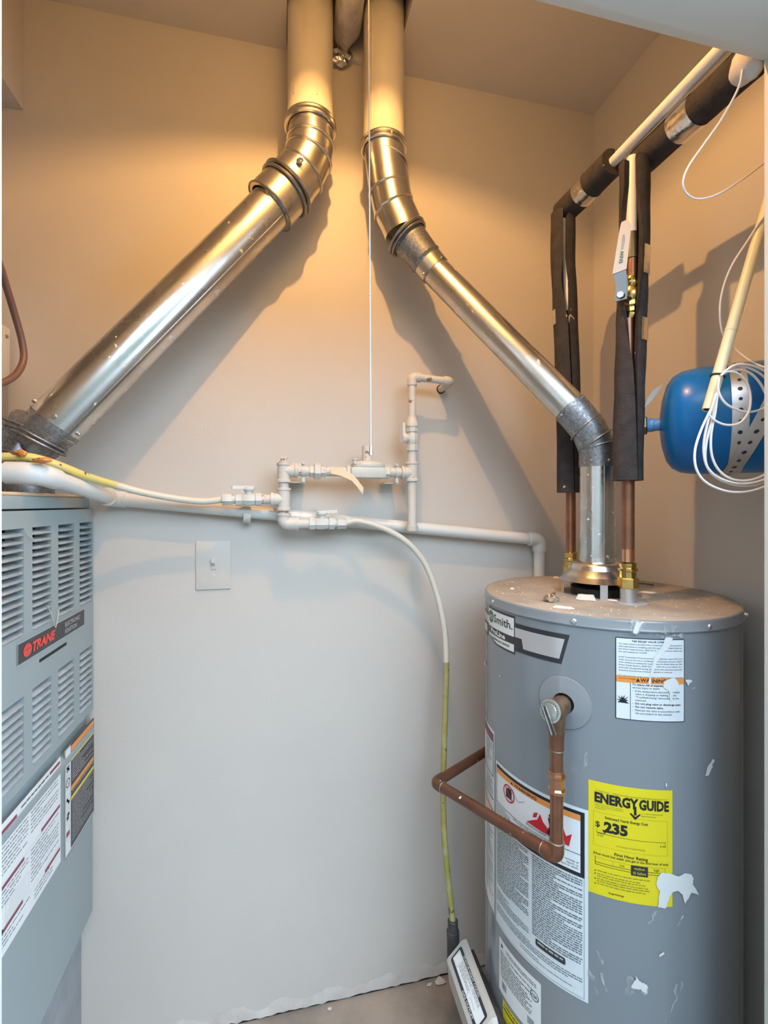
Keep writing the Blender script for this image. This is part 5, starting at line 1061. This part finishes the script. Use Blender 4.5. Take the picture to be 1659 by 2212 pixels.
gd2 = lambda f: (gapdir(1225, interp(f, [(0, 14), (0.3, 12), (1, 24)]), T2), math.radians(interp(f, [(0, 13), (0.2, 11), (0.33, 26), (0.40, 18), (0.5, 5), (1, 3)])))
part('foam_sleeve', sleeve(sp2, 0.0290, 0.0145, gd2), 'foam', w2, sharp=60)
hr0 = Vector((0.700, 1.048, 2.112)); hr1 = Vector((0.711, 0.880, 2.124)); hr2 = Vector((0.711, 0.552, 2.130))
part('foam_sleeve', sleeve(lin(hr0, hr1, 10), 0.0300, 0.0125, lambda f: (Vector((0.3, 0, 0.95)), math.radians(5))), 'foam', w2, sharp=60)
part('pex_cross', B().sweep([hr0+Vector((0, -0.03, 0)), hr1, hr2], 0.0112, 20), 'pex', w2)
hdv = (hr1-hr0).normalized()
b = B(); c = hr0.lerp(hr1, 0.40); b.lathe(c, hdv, [(0, 0.0308), (0.012, 0.0313), (0.024, 0.0307), (0.034, 0.0312)], 36, cap=False); part('foil_band', b, 'foil', w2)
foilpatch(0.47, 0.06, 40, 75, sp2, 0.0292, gd2, w2)
part('wall_caulk', lump(P(1612, 140, y=0.572), 0.022, 0.020, 0.028, 6, 0.10, 11, 20), 'caulk', None, 'smooth lump of caulk where the pipes enter the wall', 'caulk')

# ------------------------------------------------------------------ expansion tank
TA = Vector((0.74, -0.67, 0)).normalized(); TE = P(1424, 917, t=0.945); RT_ = 0.1025
tk = thing('expansion_tank', TE+TA*0.1-Vector((0, 0, RT_)), 'blue steel expansion tank beside the foam-wrapped water pipes', 'tank')
tprof = [(0.0, 0.0), (0.001, 0.018), (0.004, 0.045), (0.012, 0.075), (0.022, 0.090), (0.036, 0.0985), (0.052, RT_-0.0012), (0.07, RT_), (0.172, RT_), (0.190, 0.098), (0.208, 0.085), (0.219, 0.055), (0.222, 0.0)]
part('shell', B().lathe(TE, TA, tprof, 72), 'blue', tk, sharp=60)
part('threaded_nipple', B().lathe(TE-TA*0.022, TA, [(0, 0.0125), (0.003, 0.0140), (0.012, 0.0140), (0.013, 0.0125), (0.023, 0.0125)], 20), 'bluetape', tk)
part('brass_hex', B().hexa(TE-TA*0.040, TE-TA*0.021, 0.0195), 'brassd', tk)
b = B(); q = [TE+Vector((0, 0, 0.0))+P(*pp, t=0.93)-TE for pp in ((1432, 830), (1412, 842), (1398, 862), (1392, 880), (1402, 872), (1420, 850))]; b.prism(q, (0.0005, 0.0006, 0)); part('hang_tag', b, 'tag', tk)
ta, tu, tv = frame(TA)
def strap(name, h0, k, ph, wd, label):
    t = thing(name, TE+TA*h0-Vector((0, 0, RT_)), label, 'strap', 'perforated straps round the expansion tank')
    b = B(); n = 80; vs = []; R_ = RT_+(0.0012 if k == 0 else 0.0024)
    hf = lambda a: h0+k*math.cos(a-ph)
    def pt(a, dh, r): return TE+TA*(hf(a)+dh)+(tu*math.cos(a)+tv*math.sin(a))*r
    for i in range(n):
        a = 2*math.pi*i/n; vs += [pt(a, -wd/2, R_-0.0006), pt(a, -wd/2, R_), pt(a, wd/2, R_), pt(a, wd/2, R_-0.0006)]
    b.add(vs, [(4*i+j, 4*((i+1) % n)+j, 4*((i+1) % n)+j+1, 4*i+j+1) for i in range(n) for j in range(3)]); part('band', b, 'strap', t)
    b = B(); m = 34
    for i in range(m):
        a = 2*math.pi*i/m; rr = 0.0030 if i % 2 else 0.0036; vs = [pt(a+rr*math.sin(q*math.pi/5)/R_, rr*math.cos(q*math.pi/5), R_+0.0005) for q in range(10)]; b.add(vs, [tuple(range(10))])
    part('strap_hole', b, 'hole', t, flat=True)
strap('perforated_strap', 0.118, 0.0, 0.0, 0.024, 'perforated steel strap wrapped straight round the blue tank')
strap('perforated_strap', 0.156, 0.044, 4.71, 0.026, 'perforated steel strap wrapped at a slant round the blue tank')

# ------------------------------------------------------------------ cream tube, cables
tb0 = P(1529, 886, t=0.775); tb1 = P(1650, 470, t=0.80); tdv = (tb1-tb0).normalized(); tb2 = tb0+tdv*((0.968-tb0.x)/tdv.x) if tdv.x > 0 else tb1
if tb2.z > 2.6: tb2 = tb1+tdv*0.3
ct = thing('cream_tube', tb0, 'cream plastic tube leaning beside the blue tank', 'tube')
tbj = tb0+tdv*((P(1582, 715, t=0.785)-tb0).length)
b = B(); b.lathe(tb0, tdv, [(0.002, 0.0062), (0, 0.0066), (0.0, 0.0088), ((tbj-tb0).length, 0.0088), ((tb2-tb0).length, 0.0088)], 20); part('tube_wall', b, 'cream', ct)
part('joint_ring', B().lathe(tbj-tdv*0.003, tdv, [(0, 0.0088), (0.001, 0.0094), (0.006, 0.0094), (0.007, 0.0088)], 20), 'cream', ct)
part('tube_bore', B().lathe(tb0+tdv*0.001, tdv, [(0, 0.0066), (0.0005, 0.0)], 16, cap=False), 'dark', ct)
tie = tb0+tdv*((P(1549, 813, t=0.78)-tb0).length)
b = B(); b.ring(tie, tdv, 0.0098, 0.0015, 20); part('cable_tie', b, 'black', ct, label='black cable tie')
cc = thing('cable_coil', P(1580, 1050, t=0.77), 'coil of thin white cable hanging from the cream tube over the tank', 'cable')
def wirepath(pts, t): return smooth([P(px, py, t=(t if len(q) == 0 else q[0])) for px, py, *q in pts], 7)
strands = [
 [(1535, 885), (1514, 930), (1501, 975), (1505, 1015), (1528, 1044), (1575, 1062), (1625, 1060), (1670, 1040), (1700, 1000), (1705, 930), (1690, 860), (1655, 815)],
 [(1547, 850), (1532, 900), (1521, 950), (1521, 985), (1530, 1012), (1555, 1033), (1600, 1045), (1650, 1036), (1695, 1005)],
 [(1552, 830), (1545, 890), (1536, 940), (1538, 985), (1555, 1018), (1585, 1036), (1625, 1036), (1665, 1016), (1700, 975)],
 [(1549, 845), (1540, 900), (1526, 955), (1525, 1000), (1545, 1030), (1590, 1048), (1640, 1046), (1690, 1020)],
 [(1530, 894), (1545, 909), (1570, 918), (1597, 914), (1617, 890), (1621, 855), (1612, 825), (1592, 806), (1570, 803), (1556, 812)],
 [(1553, 816), (1552, 845), (1566, 870), (1590, 884), (1620, 890), (1655, 880), (1690, 860)],
 [(1556, 812), (1575, 797), (1600, 791), (1630, 800), (1655, 818), (1685, 850)],
 [(1558, 810), (1585, 799), (1615, 803), (1640, 825), (1660, 860), (1690, 900)],
 [(1560, 806), (1590, 788), (1625, 790), (1660, 806), (1700, 830)]]
for i, s in enumerate(strands): part('strand', B().sweep(wirepath(s, 0.7565+0.0018*(i % 4)), 0.0019, 8), 'cable', cc)
part('loose_cable', B().sweep(wirepath([(1604, 150, 0.70), (1595, 190, 0.705), (1560, 255, 0.72), (1520, 312, 0.73), (1487, 360, 0.74), (1475, 395, 0.745), (1485, 420, 0.75), (1510, 430, 0.755), (1550, 420, 0.76), (1600, 390, 0.77), (1659, 347, 0.785), (1720, 310, 0.80)], 0.75), 0.0016, 8), 'cable', None, 'thin white cable looping down from the caulk lump beside the insulated pipes', 'cable')
part('hanging_cable', B().sweep(wirepath([(1720, 380, 0.78), (1650, 468, 0.79), (1615, 520, 0.80), (1580, 575, 0.81), (1560, 630, 0.82), (1555, 680, 0.825), (1563, 725, 0.83), (1590, 756, 0.83), (1625, 782, 0.80), (1660, 796, 0.740), (1690, 802, 0.706)], 0.8), 0.0016, 8), 'cable', None, 'thin white cable drooping behind the cream tube above the blue tank', 'cable')

# ------------------------------------------------------------------ pull cord
c0 = Vector((0.1337, 0.70, ZC-0.013)); c1 = P(801, 972, y=0.70)
pc_ = thing('pull_cord', c1, 'thin white pull cord hanging in front of the gas regulator', 'cord')
part('cord', B().sweep([c0, (c0+c1)/2+Vector((-0.0006, 0, 0)), c1], 0.0012, 8), 'string', pc_)
part('metal_clasp', B().lathe(c1+Vector((0, 0, 0.008)), (0, 0, -1), [(0, 0.0016), (0.004, 0.0026), (0.012, 0.0026), (0.014, 0.0036), (0.016, 0.0036)], 12), 'chrome', pc_)
part('knot', B().sphere(P(799, 637, y=0.70), 0.0019, 8), 'string', pc_)
# ------------------------------------------------------------------ thread caught on the furnace louvers
def ft(px, py, o): q = P(px, py, x=FX); return Vector((FX+o, q.y, q.z))
part('white_thread', B().sweep(smooth([ft(51, 1148, 0.004), ft(56, 1158, 0.005), ft(64, 1162, 0.004), ft(69, 1168, 0.003)], 4), 0.0008, 6), 'string', None, 'short curled white thread stuck beside the top louvers of the furnace', 'thread')
part('dangling_thread', B().sweep(smooth([ft(99, 1308, 0.003), ft(106, 1330, 0.005), ft(112, 1354, 0.006), ft(114, 1353, 0.006), ft(119, 1335, 0.005), ft(124, 1317, 0.003)], 4), 0.0008, 6), 'string', None, 'white thread dangling in a V over the furnace nameplate', 'thread')

# ------------------------------------------------------------------ debris on the heater lid
ZL = 1.1785
def lidp(px, py): return P(px, py, z=ZL)
q = lidp(1194, 1300); part('foil_scrap', lump(q+Vector((0, 0, 0.009)), 0.017, 0.013, 0.010, 10, 0.32, 21, 14), 'foil', None, 'crumpled foil scrap on the dusty heater lid', 'foil', flat=True)
def chip(name, px, py, rx, ry, rz, seed, label):
    c = lidp(px, py); v = Vector((c.x, c.y, 0)).normalized(); rnd = random.Random(seed); n = 11; b = B(); pts = []
    for k in range(n):
        a = 2*math.pi*k/n; r = rnd.uniform(0.75, 1.1); e = Vector((v.y, -v.x, 0))*rx*math.cos(a)*r+v*ry*math.sin(a)*r; pts.append(c+e+Vector((0, 0, 0.0004)))
    m = len(pts); up_ = [p.lerp(c, 0.25)+Vector((0, 0, rz*rnd.uniform(0.7, 1.1))) for p in pts]; top = c+Vector((0, 0, rz*1.05))
    b.add(pts+up_+[top], [tuple(range(m-1, -1, -1))]+[(i, (i+1) % m, m+(i+1) % m, m+i) for i in range(m)]+[(m+i, m+(i+1) % m, 2*m) for i in range(m)])
    part(name, b, 'plaster', None, label, 'debris', 'plaster debris on the heater lid', sharp=50)
chip('plaster_chip', 1266, 1296, 0.022, 0.011, 0.011, 1, 'largest plaster chip, lying in front of the draft hood')
chip('plaster_chip', 1216, 1314, 0.020, 0.006, 0.004, 2, 'long thin plaster chip on the lid below the foil scrap')
chip('plaster_chip', 1106, 1273, 0.006, 0.005, 0.004, 3, 'small lone plaster crumb near the edge of the lid above the brand label')
chip('plaster_chip', 1208, 1249, 0.016, 0.008, 0.004, 4, 'flat plaster flake under the rim of the draft hood')
chip('plaster_chip', 1323, 1298, 0.011, 0.005, 0.003, 5, 'small plaster flake at the foot of a draft hood leg')
chip('plaster_chip', 1400, 1281, 0.018, 0.009, 0.003, 6, 'flat plaster flake beside the steel nipple of the valved water riser')
b = B(); random.seed(3); 
for k in range(170):
    a = random.uniform(0, 6.28); r = 0.245*math.sqrt(random.random()); c = Vector((AX+r*math.cos(a), AY+r*math.sin(a), ZL-0.0002)); s = random.uniform(0.0006, 0.0019)
    if (c-HC).xy.length < 0.085: continue
    b.sphere(c+Vector((0, 0, s*0.3)), s, 6, (random.uniform(0.8, 1.8), random.uniform(0.8, 1.8), 0.5))
part('plaster_crumbs', b, 'plaster', None, 'fine plaster crumbs scattered over the dusty heater lid', 'crumbs', kind='stuff')
n0 = lidp(1376, 1264)+Vector((0, 0, 0.004)); n1 = lidp(1410, 1266)+Vector((0, 0, 0.003))
b = B(); b.sweep([n0, (n0+n1)/2+Vector((0, 0, 0.001)), n1], 0.0015, 8); b.lathe(n1, n1-n0, [(0, 0.0045), (0.0012, 0.0045)], 12); part('rusty_nail', b, 'rust', None, 'rusty nail lying on the dusty heater lid beside the draft hood', 'nail')
# ------------------------------------------------------------------ crumbs on the concrete
for k, (px, py, s, lb) in enumerate(((948, 2118, 0.012, 'largest beige mortar lump against the foot of the wall by the gas control'), (926, 2126, 0.006, 'small mortar lump on the concrete floor beside the largest lump'), (712, 2176, 0.005, 'tiny mortar pebble alone on the concrete floor'))):
    c = P(px, py, z=0.0); c.y = min(c.y, YB-0.022); part('mortar_lump', lump(c+Vector((0, 0, s*0.45)), s*1.3, s*0.9, s*0.6, 6, 0.2, 30+k, 12), 'mud', None, lb, 'debris', 'mortar lumps on the floor')

# ------------------------------------------------------------------ lamp with pull cord
LX, LY, LZ = 0.130, 0.68, 2.56
la = thing('ceiling_lamp', (LX, LY, ZC), 'small shaded pull-cord lamp hanging under the closet ceiling', 'lamp')
part('base', B().lathe((LX, LY, ZC), (0, 0, -1), [(0, 0.045), (0.008, 0.045), (0.016, 0.02), (0.022, 0.018)], 32), 'porcelain', la)
part('shade', B().lathe((LX, LY, LZ-0.033), (0, 0, 1), [(0, 0.088), (0.03, 0.086), (0.086, 0.060), (0.086, 0.058), (0.03, 0.0845), (0.0005, 0.0865)], 40, cap=False), 'shade', la)
part('bulb', B().sphere((LX, LY, LZ+0.018), 0.011, 16, (1, 1, 1.3)), 'bulb', la)
ld = bpy.data.lights.new('bulb_light', 'POINT'); ld.energy = LAMP_POWER; ld.color = (1.0, 0.52, 0.17); ld.shadow_soft_size = 0.01
lo = bpy.data.objects.new('bulb_light', ld); COL.objects.link(lo); lo.location = (LX, LY, LZ)
